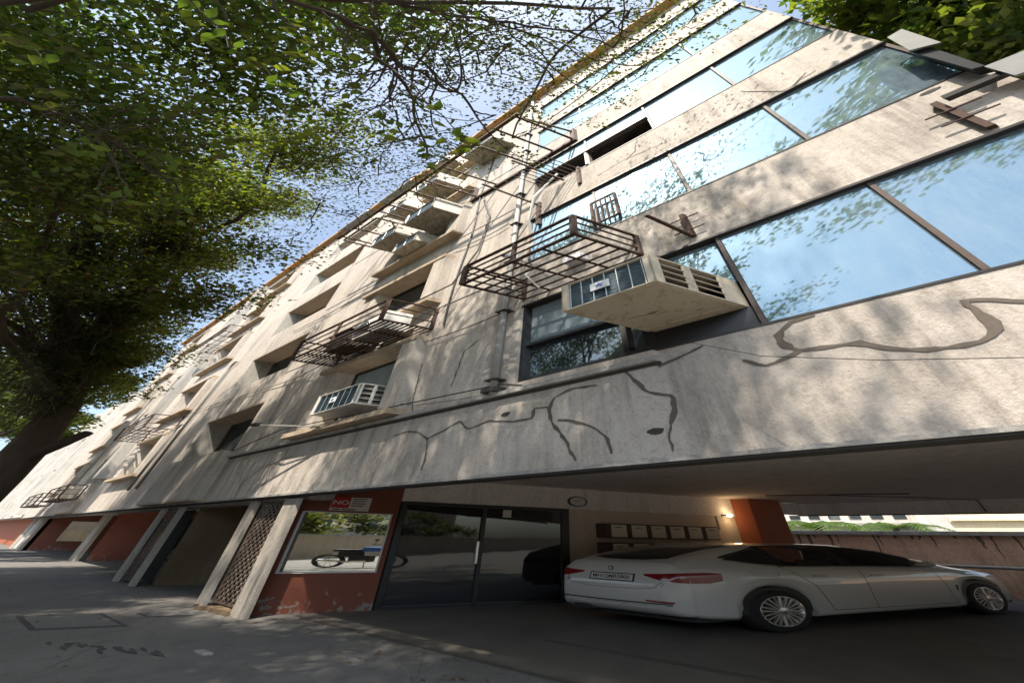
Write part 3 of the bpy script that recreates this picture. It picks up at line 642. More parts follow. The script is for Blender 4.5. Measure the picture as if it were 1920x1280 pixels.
# split condenser in the lower cage
sp = thing('condenser_unit', (6.6, 2.4, 6.58), 'white condenser with a round dark fan inside the lower steel cage', 'condenser')
part('casing', 'white_metal', sp, (6.35, 7.25, 2.42, 2.80, 6.60, 7.30), bev=.012)
m = MB(); n = 20; m.add([(7.0, 2.41, 6.95)] + [(7.0+.24*math.cos(6.283*i/n), 2.41, 6.95+.27*math.sin(6.283*i/n)) for i in range(n)], [(0, i+1, (i+1) % n+1) for i in range(n)]); m.build('fan_opening', 'trim_black', sp)
m = MB()
for r in (.06, .12, .18, .24):
    for i in range(n): a, b = 6.283*i/n, 6.283*(i+1)/n; m.bar((7.0+r*math.cos(a), 2.395, 6.95+r*1.1*math.sin(a)), (7.0+r*math.cos(b), 2.395, 6.95+r*1.1*math.sin(b)), .006)
m.build('fan_guard', 'wire_metal', sp)
sp2 = thing('condenser_unit', (7.6, 2.4, 6.58), 'dark condenser at the left in the lower steel cage', 'condenser')
part('casing', 'dark_metal', sp2, (7.45, 8.15, 2.42, 2.80, 6.60, 7.20), bev=.012); part('top_tray', 'rusty_steel', sp2, (7.4, 8.2, 2.4, 2.82, 7.2, 7.22))
sp3 = thing('condenser_unit', (24.6, 2.3, 3.15), 'pale condenser standing in the distant low steel cage', 'condenser')
part('casing', 'cream_metal', sp3, (24.0, 25.2, 2.28, 2.6, 3.15, 3.85), bev=.012); part('grille', 'louvre_dark', sp3, (24.2, 24.7, 2.27, 2.279, 3.3, 3.7))
# camera and white box near the open cage
fx = thing('wall_camera', (4.0, DF, 7.8), 'small white camera fixed to the wall left of the open cage', 'camera')
part('body', 'badge_white', fx, (3.92, 4.0, 2.55, 2.8, 7.62, 7.72), bev=.01); part('arm', 'badge_white', fx, (3.94, 3.98, 2.8, DF, 7.60, 7.64)); part('lens', 'trim_black', fx, (3.93, 3.99, 2.54, 2.549, 7.63, 7.71))
jb = part('junction_box', 'badge_white', None, (3.02, 3.28, DF-.12, DF-.001, 6.85, 7.05), bev=.01, org=(3.15, DF, 6.85)); tag(jb, 'small white junction box seen through the open cage bars', 'junction box')
lp = thing('flood_lamp', (8.9, DF, 4.2), 'thin lamp arm reaching out under the lowest framed window', 'lamp')
MB().bar((7.6, DF-.2, 3.97), (8.9, DF-.62, 4.25), .03).build('arm', 'pvc_pipe', lp); part('head', 'dark_metal', lp, (8.82, 9.02, 2.27, 2.36, 4.22, 4.30), bev=.01)

# ---------------------------------------------------------------- cables
def cable(pts, label, mat='cable_black', r=0.010, sag=0.0, d=DF-.05):
    P = []
    for i in range(len(pts)-1):
        a, b = Vector((pts[i][0], pts[i][2] if len(pts[i]) > 2 else d, pts[i][1])), Vector((pts[i+1][0], pts[i+1][2] if len(pts[i+1]) > 2 else d, pts[i+1][1]))
        for j in range(8):
            s = j/8; p = a.lerp(b, s); p.z -= sag*4*s*(1-s); P.append(p)
    P.append(Vector((pts[-1][0], pts[-1][2] if len(pts[-1]) > 2 else d, pts[-1][1])))
    o = MB().tube(P, r, 5).build('cable', mat, None, org=tuple(P[0])); tag(o, label, 'cable')
    return o
cable([(4.2, 6.1), (5.9, 6.05), (7.5, 6.62, 2.6), (10.4, 6.7), (16.5, 7.3), (28, 7.6)], 'black cable running along the wall below the lower steel cage', sag=.05)
cable([(2.35, 4.2), (2.01, 3.82, 2.7), (1.52, 3.3, 2.6), (1.0, 3.0, 2.6), (0.3, 2.75, 2.7)], 'thin black wire sagging across the band below the big glass panes', r=.004)
cable([(6.98, 4.6, 2.7), (5.66, 4.05), (4.85, 3.93), (4.25, 3.9)], 'thin wire from the lowest white air conditioner to the downpipe', r=.006)
cable([(11.6, 4.02), (8.6, 4.1, 2.6), (4.2, 4.05), (3.9, 3.92)], 'dark cable following the sill ledge of the first storey', r=.012)
cable([(3.3, 11.5, 2.8), (3.54, 10.1, 2.6), (3.75, 9.2, 2.7), (3.89, 8.4), (4.0, 7.6, 2.7)], 'white flex hanging from the open dark window to the camera', 'cable_white', .02)
cable([(3.6, 6.9, 2.7), (3.45, 6.4, 2.5), (3.35, 5.95, 2.6)], 'white flex dangling through the floor of the open cage', 'cable_white', .012)
cable([(13, 10.6), (9.3, 10.7), (6.0, 10.4), (4.5, 10.2)], 'black cable strung below the third storey sills', sag=.15)
cable([(6.0, 7.5, 2.6), (5.5, 8.0, 2.8), (5.2, 9.5), (5.1, 11.5), (5.5, 13.5)], 'black hose looping up the pier from the lower steel cage', r=.016)
cable([(3.9, 18.0), (1.5, 17.9, 2.7), (-0.5, 19.0, 2.6)], 'dark cable crossing the upper glass bands', r=.014, sag=.4)

# ---------------------------------------------------------------- fittings in the parking bay
sg = thing('notice_sign', (8.29, 3.78, 2.02), 'small red and white NO sign above the mirror pane', 'sign')
part('board', 'sign_white', sg, (8.282, 8.296, 3.54, 4.03, 2.04, 2.36)); part('red_field', 'sign_red', sg, (8.278, 8.2815, 3.54, 3.76, 2.10, 2.36))
text_mesh('NO', lambda x, y: (8.276, 3.648+x, 2.225+y), 0.10, 0.92, 0.002).build('lettering', 'sign_white', sg)
m = MB()
for i, (a, b) in enumerate(((3.79, 3.97), (3.79, 3.95), (3.79, 3.96), (3.79, 3.94))): m.box(8.278, 8.2815, a, b, 2.315-i*.055, 2.335-i*.055)
m.box(8.278, 8.2815, 3.56, 3.66, 2.055, 2.08); m.box(8.278, 8.2815, 3.68, 3.86, 2.055, 2.08); m.build('print', 'sign_ink', sg)
ck = thing('wall_clock', (8.3, 7.30, 2.56), 'round white wall clock with a dark rim above the glass doors', 'clock')
m = MB(); n = 28; R1, R2 = 1.0, .86
ring = [(8.27, 7.30+.18*r*math.cos(6.283*i/n), 2.56+.155*r*math.sin(6.283*i/n)) for r in (1.0, .84) for i in range(n)]
ring2 = [(8.30, p[1], p[2]) for p in ring[:n]]
m.add(ring + ring2, [(i, (i+1) % n, n+(i+1) % n, n+i) for i in range(n)] + [(i, 2*n+i, 2*n+(i+1) % n, (i+1) % n) for i in range(n)]); m.build('rim', 'mailbox_wood', ck)
m = MB(); m.add([(8.28, 7.30, 2.56)] + [(8.28, 7.30+.155*math.cos(6.283*i/n), 2.56+.132*math.sin(6.283*i/n)) for i in range(n)], [(0, i+1, (i+1) % n+1) for i in range(n)]); m.build('dial', 'sign_white', ck)
MB().bar((8.276, 7.30, 2.56), (8.276, 7.36, 2.62), .008).build('hand', 'sign_ink', ck); MB().bar((8.275, 7.30, 2.56), (8.275, 7.22, 2.60), .006).build('hand', 'sign_ink', ck)
rows = ['leftmost letterbox in the upper row, nearest the clock', 'second letterbox from the left in the upper row', 'third letterbox from the left in the upper row', 'fourth letterbox from the left in the upper row', 'fifth letterbox from the left in the upper row', 'last letterbox of the upper row, nearest the orange column', 'leftmost letterbox in the lower row above the car', 'second letterbox from the left in the lower row', 'third letterbox in the lower row, mostly behind the car']
def mailbox(d0, z0, label):
    t = thing('letterbox', (8.3, d0, z0), label, 'letterbox', 'wooden letterboxes on the bay wall')
    part('casing', 'mailbox_wood', t, (8.10, 8.325, d0, d0+.385, z0, z0+.40), bev=.004)
    f = part('front', 'mailbox_front', t, (8.088, 8.099, d0+.085, d0+.375, z0+.03, z0+.37)); part('slot', 'sign_ink', f, (8.084, 8.0875, d0+.15, d0+.28, z0+.285, z0+.305)); part('lock', 'alloy', f, (8.08, 8.0875, d0+.335, d0+.35, z0+.17, z0+.19))
for i in range(6): mailbox(7.66+.40*i, 1.55, rows[i])
for i in range(3): mailbox(7.66+.40*i, 1.03, rows[6+i])
wl_ = thing('wall_lamp', (8.3, 10.5, 2.36), 'small lit bulb on the wall beside the orange column', 'lamp')
MB().tube([(8.18, 10.5, 2.36), (8.15, 10.5, 2.355), (8.11, 10.5, 2.35)], [.02, .055, .03], 10).build('bulb', 'bulb_glow', wl_, smooth=True); part('holder', 'dark_metal', wl_, (8.18, 8.325, 10.47, 10.53, 2.34, 2.38)); part('conduit', 'pvc_pipe', wl_, (8.30, 8.325, 10.34, 10.37, 1.9, 2.36))
pl = bpy.data.objects.new('lamp_light', bpy.data.lights.new('lamp_light', 'POINT')); pl.data.energy = 3.5; pl.data.color = (1, .62, .3); pl.data.shadow_soft_size = .05; COL.objects.link(pl); pl.location = W(8.04, 10.45, 2.36)
cf = thing('ceiling_conduit', (5.5, 9, 2.94), 'thin dark conduit fixed across the parking ceiling', 'conduit')
MB().bar((7.1, 10.2, 2.935), (5.2, 10.9, 2.935), .03).build('tube', 'dark_metal', cf); MB().tube([(6.3, 10.6, 2.93), (5.6, 11.6, 2.92), (5.2, 12.95, 2.93), (5.2, 12.97, 2.55)], .012, 6).build('wire', 'cable_black', cf)

# ---------------------------------------------------------------- manhole, debris
mh = thing('manhole_cover', (8.45, 1.68, 0), 'rectangular manhole cover set in the concrete at lower left', 'manhole cover')
part('joint', 'dark_joint', mh, (7.86, 9.04, 1.34, 2.04, -.02, .005)); part('plate', 'manhole_iron', mh, (7.94, 8.96, 1.39, 1.99, -.01, .011)); part('lifting_slot', 'dark_joint', mh, (8.40, 8.5, 1.44, 1.46, .0, .013), (8.40, 8.5, 1.91, 1.93, .0, .013))
dc = thing('drain_cover', (8.75, 2.52, 0), 'small square drain cover near the first lattice grille', 'drain cover')
part('joint', 'dark_joint', dc, (8.53, 8.97, 2.32, 2.72, -.02, .004)); part('plate', 'manhole_iron', dc, (8.56, 8.94, 2.345, 2.695, -.01, .009))
db = part('broken_tile', 'plaster_grey', None, (5.98, 6.18, 2.10, 2.17, 0.0, 0.025), bev=.005, org=(6.08, 2.13, 0)); tag(db, 'flat broken piece of tile lying on the concrete', 'debris')
lt = MB()
for i in range(420):
    cu, cd = random.uniform(2.5, 15), random.uniform(.6, 3.5)
    if random.random() < .35: cd = random.gauss(2.95, .12)
    a = random.uniform(0, 6.283); L = random.uniform(.015, .04); c_, s_ = math.cos(a), math.sin(a)
    lt.add([(cu-L*c_, cd-L*s_*.7, .006), (cu+L*.4*s_, cd-L*.3*c_, .006+random.uniform(0, .012)), (cu+L*c_, cd+L*s_*.7, .007), (cu-L*.4*s_, cd+L*.3*c_, .006+random.uniform(0, .012))], [(0, 1, 2, 3)])
lt = lt.build('fallen_leaves', 'leaf_dry', None, org=(6, 2, 0)); tag(lt, 'dry leaves scattered over the street concrete', 'leaves'); lt['kind'] = 'stuff'
sd = MB()
for i in range(34):
    s = i/34; cu, cd = 6.95-0.75*s+random.gauss(0, .07), 1.45+.45*s+random.gauss(0, .05); L = random.uniform(.03, .13); sd.add([(cu-L, cd, .005), (cu, cd-.02, .007), (cu+L, cd+.01, .005), (cu, cd+.02, .009)], [(0, 1, 2, 3)])
sd = sd.build('leaf_litter', 'dark_joint', None, org=(6.5, 1.7, 0)); tag(sd, 'dark strip of trodden leaf litter on the concrete', 'leaf litter'); sd['kind'] = 'stuff'
# ---------------------------------------------------------------- the car (x metres forward of the rear axle, y left of centre, z up)
KD, CD, CU = 1.36, 6.79, 5.92
def cs(x, y, z): return (CU + y, CD + KD*x, z)
car = thing('parked_car', cs(1.4, 0, 0), 'white fastback car parked in the bay, tail towards the street', 'car')
XS = [-0.88, -0.868, -0.84, -0.80, -0.74, -0.56, -0.3, 0.0, 0.4, 0.9, 1.4, 1.9, 2.3, 2.75, 3.1, 3.4, 3.6, 3.7, 3.74]
ZT = [0.62, 0.80, 0.98, 1.09, 1.145, 1.245, 1.365, 1.445, 1.49, 1.50, 1.485, 1.40, 1.26, 1.045, 0.97, 0.90, 0.80, 0.68, 0.60]   # centre line
ZBELT = [0.60, 0.78, 0.93, 1.00, 1.02, 1.04, 1.05, 1.05, 1.05, 1.045, 1.035, 1.02, 1.00, 0.965, 0.92, 0.86, 0.77, 0.66, 0.58]
YM = [0.62, 0.69, 0.75, 0.80, 0.84, 0.885, 0.912, 0.915, 0.912, 0.91, 0.91, 0.91, 0.91, 0.91, 0.90, 0.87, 0.80, 0.70, 0.62]
YR = [0.60, 0.62, 0.64, 0.64, 0.62, 0.60, 0.59, 0.59, 0.59, 0.59, 0.59, 0.59, 0.62, 0.70, 0.68, 0.64, 0.58, 0.5, 0.4]
ZL = [0.42, 0.36, 0.32, 0.28, 0.26, 0.23, 0.21, 0.20, 0.19, 0.19, 0.19, 0.19, 0.19, 0.20, 0.21, 0.22, 0.25, 0.30, 0.36]
st = np.unique(np.concatenate([np.linspace(-0.88, -0.74, 14), np.linspace(-0.74, 3.74, 110)]))
def tab(y, k=5):
    f = np.interp(st, XS, y); g = f.copy()
    for i in range(len(st)):
        w = np.exp(-((st-st[i])/0.05)**2) if st[i] > -0.76 else np.exp(-((st-st[i])/0.02)**2)
        g[i] = (w*f).sum()/w.sum()
    return g
zt, zb, ym, yr, zl = map(tab, (ZT, ZBELT, YM, YR, ZL))
RA = 0.385
verts = []; NR = 15
for i, x in enumerate(st):
    low = zl[i]
    for xw in (0.0, 2.92):
        if abs(x-xw) < RA: low = max(low, 0.33 + math.sqrt(RA**2-(x-xw)**2))
    top, bl, w, r = zt[i], zb[i], ym[i], yr[i]
    low = min(low, bl-0.12)
    gh = max(top-bl, 0.0); k = min(1.0, gh/0.25)              # greenhouse amount
    pr = [(0, low), (w-.16, low), (w-.035, low+.02), (w-.008, low+.07), (w, low+(bl-low)*.40), (w-.002, low+(bl-low)*.62), (w-.012, bl-.10), (w-.03, bl-.04), (w-.075, bl),
          (w-.075-(w-.075-r)*.40, bl+gh*.38), (w-.075-(w-.075-r)*.78, bl+gh*.74), (r-.02, bl+gh*.90), (r-.12, bl+gh*.965), (r*.5, bl+gh*.992), (0, top)]
    for y, z in pr: verts.append((x, y, z))
n = len(st); vv = [(x, y, z) for x, y, z in verts] + [(x, -y, z) for x, y, z in verts]; ff = []
for i in range(n-1):
    for j in range(NR-1):
        a, b, c, d = i*NR+j, i*NR+j+1, (i+1)*NR+j+1, (i+1)*NR+j
        ff.append((a, d, c, b)); o = n*NR; ff.append((a+o, b+o, c+o, d+o))
for i in (0, n-1):
    L = [i*NR+j for j in range(NR)] + [i*NR+j+n*NR for j in range(NR-1, -1, -1)]
    ff.append(tuple(L if i else L[::-1]))
bv = BVHTree.FromPolygons([Vector(p) for p in vv], ff)
def opening(f):
    P = [vv[i] for i in f]
    if len(f) > 4: return False
    x = sum(p[0] for p in P)/4; rows = {i % NR for i in f}
    return 0.22 < x < 2.28 and rows <= {8, 9, 10, 11}
mb = MB(); mb.add([cs(*p) for p in vv], [f for f in ff if not opening(f)]); body = mb.build('body', 'car_paint', car, smooth=True)
bmx = bmesh.new(); bmx.from_mesh(body.data); bmesh.ops.remove_doubles(bmx, verts=bmx.verts, dist=1e-4); bmesh.ops.recalc_face_normals(bmx, faces=bmx.faces); bmx.to_mesh(body.data); bmx.free()
def hit(o, dr):
    h = bv.ray_cast(Vector(o), Vector(dr)); return h[0]
def project(pt, view):
    if view == 'R': h = hit((pt[0], -3, pt[1]), (0, 1, 0)); off = (0, -1, 0)
    elif view == 'B': h = hit((-3, pt[0], pt[1]), (1, 0, 0)); off = (-1, 0, 0)
    elif view[0] == 'C':                                   # round the tail corner: pt = (degrees from the rear, z)
        sg_ = -1 if view[1] == '-' else 1; a = math.radians(pt[0]); dx, dy = -math.cos(a), sg_*math.sin(a)
        h = hit((-.33+dx*3, sg_*.40+dy*3, pt[1]), (-dx, -dy, 0)); off = (dx, dy, 0)
    else: h = hit((pt[0], pt[1], 3), (0, 0, -1)); off = (0, 0, 1)
    return None if h is None else h + Vector(off)*OFF
OFF = 0.006
def patch(name, mat, view, lo, hi, parent=car, n=26, m=8):
    """sheet between two curves lo, hi given as point lists, laid on the body"""
    def res(P):
        P = [Vector(p) for p in P]; s = [0]
        for i in range(len(P)-1): s.append(s[-1] + (P[i+1]-P[i]).length)
        out = []
        for k in range(n+1):
            q = s[-1]*k/n; i = max(j for j in range(len(P)) if s[j] <= q+1e-9); i = min(i, len(P)-2)
            f = (q-s[i])/max(s[i+1]-s[i], 1e-9); out.append(P[i].lerp(P[i+1], min(f, 1)))
        return out
    A, Bq = res(lo), res(hi); pts = []
    for i in range(n+1):
        for j in range(m+1):
            q = A[i].lerp(Bq[i], j/m); p = project((q.x, q.y), view)
            if p is None: p = Vector((q.x, -0.9, q.y)) if view == 'R' else Vector((-0.98, q.x, q.y))
            pts.append(cs(*p))
    fs = [(i*(m+1)+j, i*(m+1)+j+1, (i+1)*(m+1)+j+1, (i+1)*(m+1)+j) for i in range(n) for j in range(m)]
    mbb = MB(); mbb.add(pts, fs); o = mbb.build(name, mat, parent, smooth=True)
    bq = bmesh.new(); bq.from_mesh(o.data); bmesh.ops.recalc_face_normals(bq, faces=bq.faces); bq.to_mesh(o.data); bq.free()
    return o
def seam(name, mat, view, pts, w=0.008, parent=car, off=0.004):
    global OFF
    P = []
    for i in range(len(pts)-1):
        a, b = Vector(pts[i]), Vector(pts[i+1]); k = max(2, int((b-a).length/0.04))
        P += [a.lerp(b, j/k) for j in range(k)]
    P.append(Vector(pts[-1])); o0 = OFF; OFF = off
    V = []
    for i, p in enumerate(P):
        t = (P[min(i+1, len(P)-1)]-P[max(i-1, 0)]).normalized(); nn = Vector((-t.y, t.x))
        for s in (.5, -.5):
            q = p + nn*w*s; h = project((q.x, q.y), view); V.append(cs(*h) if h is not None else cs(q.x, -.9, q.y))
    OFF = o0
    mbb = MB(); mbb.add(V, [(2*i, 2*i+1, 2*i+3, 2*i+2) for i in range(len(P)-1)]); return mbb.build(name, mat, parent)
# glazing (driver's side faces the camera)
OFF = 0.004
patch('rear_quarter_window', 'car_glass', 'R', [(-0.30, 1.175), (-0.05, 1.11), (0.24, 1.068)], [(-0.30, 1.20), (-0.02, 1.31), (0.24, 1.40)])
seam('window_trim', 'chrome', 'R', [(-0.33, 1.17), (-0.05, 1.098), (0.24, 1.052), (1.2, 1.045), (2.34, 1.012)], .016, off=.008)
seam('window_trim', 'trim_black', 'R', [(-0.33, 1.205), (-0.02, 1.325), (0.24, 1.42), (0.6, 1.445), (1.0, 1.452), (1.5, 1.42), (1.9, 1.345), (2.34, 1.20)], .022, off=.008)
patch('door_pillar', 'trim_black', 'R', [(0.20, 1.06), (0.30, 1.06)], [(0.18, 1.42), (0.26, 1.425)], n=4)
patch('door_pillar', 'trim_black', 'R', [(1.07, 1.05), (1.19, 1.05)], [(1.00, 1.445), (1.10, 1.442)], n=4)
patch('windscreen_pillar', 'trim_black', 'R', [(2.05, 1.03), (2.36, 1.02)], [(2.20, 1.16), (2.36, 1.10)], n=6)
OFF = 0.001
patch('rear_door_window', 'window_tint', 'R', [(0.26, 1.055), (0.7, 1.05), (1.09, 1.048)], [(0.24, 1.41), (0.6, 1.435), (1.02, 1.44)])
patch('front_door_window', 'window_tint', 'R', [(1.16, 1.048), (1.7, 1.04), (2.26, 1.02)], [(1.09, 1.44), (1.6, 1.40), (2.26, 1.215)])
# cabin
for x, y in ((1.25, -.38), (1.25, .38)):
    st_m = MB(); st_m.box(*[v for p in zip(cs(x-.10, y-.24, .55), cs(x+.06, y+.24, 1.14)) for v in p], bev=.03); st_m.box(*[v for p in zip(cs(x-.09, y-.12, 1.15), cs(x+.0, y+.12, 1.33)) for v in p], bev=.03); st_m.build('seat', 'seat_fabric', car)
st_m = MB(); st_m.box(*[v for p in zip(cs(.30, -.62, .55), cs(.46, .62, 1.12)) for v in p], bev=.03); st_m.build('seat', 'seat_fabric', car)
st_m = MB(); st_m.box(*[v for p in zip(cs(2.0, -.7, .7), cs(2.5, .7, 1.0)) for v in p], bev=.02); st_m.build('dashboard', 'trim_black', car)
OFF = 0.006
patch('rear_window', 'car_glass', 'T', [(-0.68, -0.50), (-0.72, -0.25), (-0.725, 0), (-0.72, 0.25), (-0.68, 0.50)], [(-0.02, -0.52), (0.08, -0.26), (0.10, 0), (0.08, 0.26), (-0.02, 0.52)], n=20, m=14)
patch('windscreen', 'car_glass', 'T', [(1.95, -0.55), (1.98, 0), (1.95, 0.55)], [(2.68, -0.60), (2.74, 0), (2.68, 0.60)], n=20, m=14)
# tail lights, plate, badge
patch('tail_light', 'tail_red', 'C-', [(0, .888), (20, .825), (42, .79), (58, .79), (71, .83)], [(0, .912), (20, .928), (42, .955), (58, .962), (71, .945)], n=30)
patch('tail_light', 'tail_red', 'C+', [(0, .888), (20, .825), (42, .79), (58, .79), (71, .83)], [(0, .912), (20, .928), (42, .955), (58, .962), (71, .945)], n=30)
patch('reflector', 'tail_red', 'B', [(-0.42, 0.48), (-0.72, 0.475)], [(-0.42, 0.505), (-0.72, 0.50)], n=10, m=2)
OFF = 0.012
pt = patch('plate_surround', 'trim_black', 'B', [(-0.30, 0.775), (0.30, 0.775)], [(-0.30, 0.905), (0.30, 0.905)], n=10, m=3)
OFF = 0.016
plate = patch('number_plate', 'plate_white', 'B', [(-0.28, 0.79), (0.28, 0.79)], [(-0.28, 0.89), (0.28, 0.89)], n=10, m=3)
xr = project((0, .84), 'B').x
def on_plate(x, y):
    p = project((-x, .84+y), 'B'); return cs(p.x-.004, -x, .84+y)
text_mesh('MH12MR5800', on_plate, 0.062, 0.98, 0.001).build('lettering', 'trim_black', plate)
bd = project((0, 0.975), 'B'); m = MB(); k = 16
m.add([cs(bd.x-.02, 0, .985)] + [cs(bd.x-.02, .038*math.cos(6.283*i/k), .985+.038*math.sin(6.283*i/k)) for i in range(k)], [(0, i+1, (i+1) % k+1) for i in range(k)]); m.build('badge', 'trim_black', car)
m = MB(); m.add([cs(bd.x-.023, 0, .985)] + [cs(bd.x-.023, .024*math.cos(6.283*i/k), .985+.024*math.sin(6.283*i/k)) for i in range(k)], [(0, i+1, (i+1) % k+1) for i in range(k)]); m.build('badge_disc', 'wire_metal', car)
# shut lines, handles, trim
seam('shut_line', 'trim_black', 'R', [(0.17, 1.06), (0.30, 0.92), (0.48, 0.72), (0.56, 0.42), (0.60, 0.30)])
seam('shut_line', 'trim_black', 'R', [(1.12, 1.05), (1.16, 0.80), (1.15, 0.45), (1.16, 0.30)])
seam('shut_line', 'trim_black', 'R', [(2.26, 0.93), (2.33, 0.70), (2.34, 0.42), (2.38, 0.30)]); seam('shut_line', 'trim_black', 'R', [(0.58, 0.295), (2.38, 0.285)])
seam('fuel_flap', 'trim_black', 'R', [(-0.22, 0.99), (-0.17, 0.90), (0.08, 0.89), (0.10, 0.95)], .005)
seam('boot_line', 'trim_black', 'B', [(-0.62, 0.80), (-0.55, 0.70), (-0.3, 0.66), (0.3, 0.66), (0.55, 0.70), (0.62, 0.80)], .006)
seam('bumper_trim', 'trim_black', 'B', [(-0.7, 0.462), (-0.3, 0.452), (0.3, 0.452), (0.7, 0.462)], .018)
seam('bumper_chrome', 'chrome', 'B', [(-0.7, 0.44), (-0.3, 0.43), (0.3, 0.43), (0.7, 0.44)], .016, off=.008)
for a, z in ((0.45, .885), (1.22, .88)):
    h = project((a+.1, z), 'R'); m = MB(); m.tube([cs(a+.02, h.y-.01, z), cs(a+.06, h.y-.035, z+.002), cs(a+.17, h.y-.035, z+.003), cs(a+.21, h.y-.01, z+.002)], .014, 8); m.build('door_handle', 'chrome', car, smooth=True)
seam('side_vent', 'trim_black', 'R', [(2.47, 0.53), (2.50, 0.64)], .035)
# mirror
mi = MB(); mi.tube([cs(2.02, -.90, 1.07), cs(2.05, -.98, 1.09), cs(2.07, -1.05, 1.10), cs(2.08, -1.10, 1.10)], [.02, .055, .07, .03], 10); mi.build('door_mirror', 'car_paint', car, smooth=True)
# underbody and wheel wells
part('underbody', 'trim_black', car, (CU-.74, CU+.74, CD-KD*.70, CD+KD*3.6, .19, .40)); part('exhaust', 'trim_black', car, (CU+.35, CU+.55, CD-KD*.87, CD-KD*.6, .27, .34))
for xw in (0.0, 2.92): part('wheel_well', 'trim_black', car, (CU-.88, CU-.6, CD+KD*(xw-.37), CD+KD*(xw+.37), .30, .70), (CU+.6, CU+.88, CD+KD*(xw-.37), CD+KD*(xw+.37), .30, .70))
for xw in (0.0, 2.92): seam('arch_lip', 'car_paint', 'R', [(xw+(RA+.02)*math.cos(a), .33+(RA+.02)*math.sin(a)) for a in np.linspace(.1, math.pi-.1, 24)], .02, off=.012)
def wheel(xw, sy):
    R = 0.33; N = 40; yo = sy*(.905 if xw == 0 else .90)
    prof = [(.235, .0), (.24, .012), (.262, .015), (.31, .008), (R-.006, -.02), (R, -.06), (R, -.17), (R-.02, -.20), (.235, -.21)]
    m = MB(); vs = [cs(xw + r*math.cos(6.283*i/N), yo + sy*w, R + r*math.sin(6.283*i/N)) for r, w in prof for i in range(N)]
    k = len(prof); m.add(vs, [(j*N+i, j*N+(i+1) % N, (j+1)*N+(i+1) % N, (j+1)*N+i) for j in range(k-1) for i in range(N)])
    w = m.build('wheel', 'tyre_rubber', car, org=cs(xw, yo, R), smooth=True)
    prof = [(.24, .006), (.238, .012), (.222, .010), (.215, -.02), (.21, -.15)]
    m = MB(); m.add([cs(xw + r*math.cos(6.283*i/N), yo + sy*ww, R + r*math.sin(6.283*i/N)) for r, ww in prof for i in range(N)], [(j*N+i, j*N+(i+1) % N, (j+1)*N+(i+1) % N, (j+1)*N+i) for j in range(len(prof)-1) for i in range(N)])
    m.build('rim', 'alloy', w, smooth=True)
    m = MB(); m.add([cs(xw, yo-sy*.09, R)] + [cs(xw+.22*math.cos(6.283*i/N), yo-sy*.09, R+.22*math.sin(6.283*i/N)) for i in range(N)], [(0, i+1, (i+1) % N+1) for i in range(N)]); m.build('brake_disc', 'trim_black', w)
    for i in range(20):
        a = 6.283*(i//2)/10 + (0.085 if i % 2 else -0.085) + .1; b = 6.283*(i//2)/10 + (0.17 if i % 2 else -0.17) + .1
        MB().bar(cs(xw+.045*math.cos(a), yo+sy*.001, R+.045*math.sin(a)), cs(xw+.228*math.cos(b), yo+sy*.006, R+.228*math.sin(b)), .022, .022).build('spoke', 'alloy', w)
    m = MB(); m.add([cs(xw, yo+sy*.022, R)] + [cs(xw+.055*math.cos(6.283*i/16), yo+sy*.016, R+.055*math.sin(6.283*i/16)) for i in range(16)], [(0, i+1, (i+1) % 16+1) for i in range(16)]); m.build('hub', 'alloy', w)
for xw in (0.0, 2.92):
    for sy in (-1, 1): wheel(xw, sy)

# ---------------------------------------------------------------- behind the bay: boundary wall, pipe, neighbours, plants
bw = thing('boundary_wall', (4, 14, 0), 'pink plaster boundary wall with black rain streaks behind the car', 'wall')
part('wall_face', 'boundary_plaster', bw, (-12, 30, 14.0, 14.25, 0, 1.84)); part('coping', 'plaster_grey', bw, (-12, 30, 13.93, 14.32, 1.84, 1.99), bev=.02)
st_ = MB()
for i in range(46):
    a = random.uniform(3.5, 13); L = random.choice((.1, .15, .25, .4, .7, 1.1)); w = random.uniform(.02, .10); q = []
    for s in np.linspace(0, 1, 7): q.append((a+random.uniform(-.02, .02), 1.84-L*s, w*(1-.75*s)*random.uniform(.7, 1.2)))
    k = len(q); st_.add([(x-w_/2, 13.997-i*2e-5, z) for x, z, w_ in q] + [(x+w_/2, 13.997-i*2e-5, z) for x, z, w_ in q], [(j, k+j, k+j+1, j+1) for j in range(k-1)])
o = st_.build('rain_streak', 'streak_stain', bw); o['kind'] = 'stuff'
wp = MB().tube([(a, 13.85, .885+.01*math.sin(a)) for a in np.linspace(-8, 12, 20)], .05, 8).build('water_pipe', 'pvc_pipe', None, org=(2, 13.85, .88), smooth=True); tag(wp, 'grey water pipe running along the pink boundary wall', 'pipe')
nb = thing('house', (8, 30, 0), 'cream house beyond the pink boundary wall', 'house')
part('wall', 'cream_building', nb, (-15, 13.5, 30, 40, 0, 9)); part('corner_strip', 'white_building', nb, (13.5, 14.6, 29.9, 40, 0, 9)); part('band', 'cream_building', nb, (-15, 13.4, 29.8, 29.99, 3.3, 3.5))
nb2 = thing('house', (30, 34, 0), 'pale house with a row of small openings behind the palm fronds', 'house')
part('wall', 'white_building', nb2, (16, 48, 36, 46, 0, 8))
for i in range(18): part('opening', 'dark_glass', nb2, (18+i*1.1, 18.6+i*1.1, 35.95, 35.99, 3.9, 4.3))
part('ledge', 'plaster_grey', nb2, (16, 48, 35.6, 35.95, 3.2, 3.5))
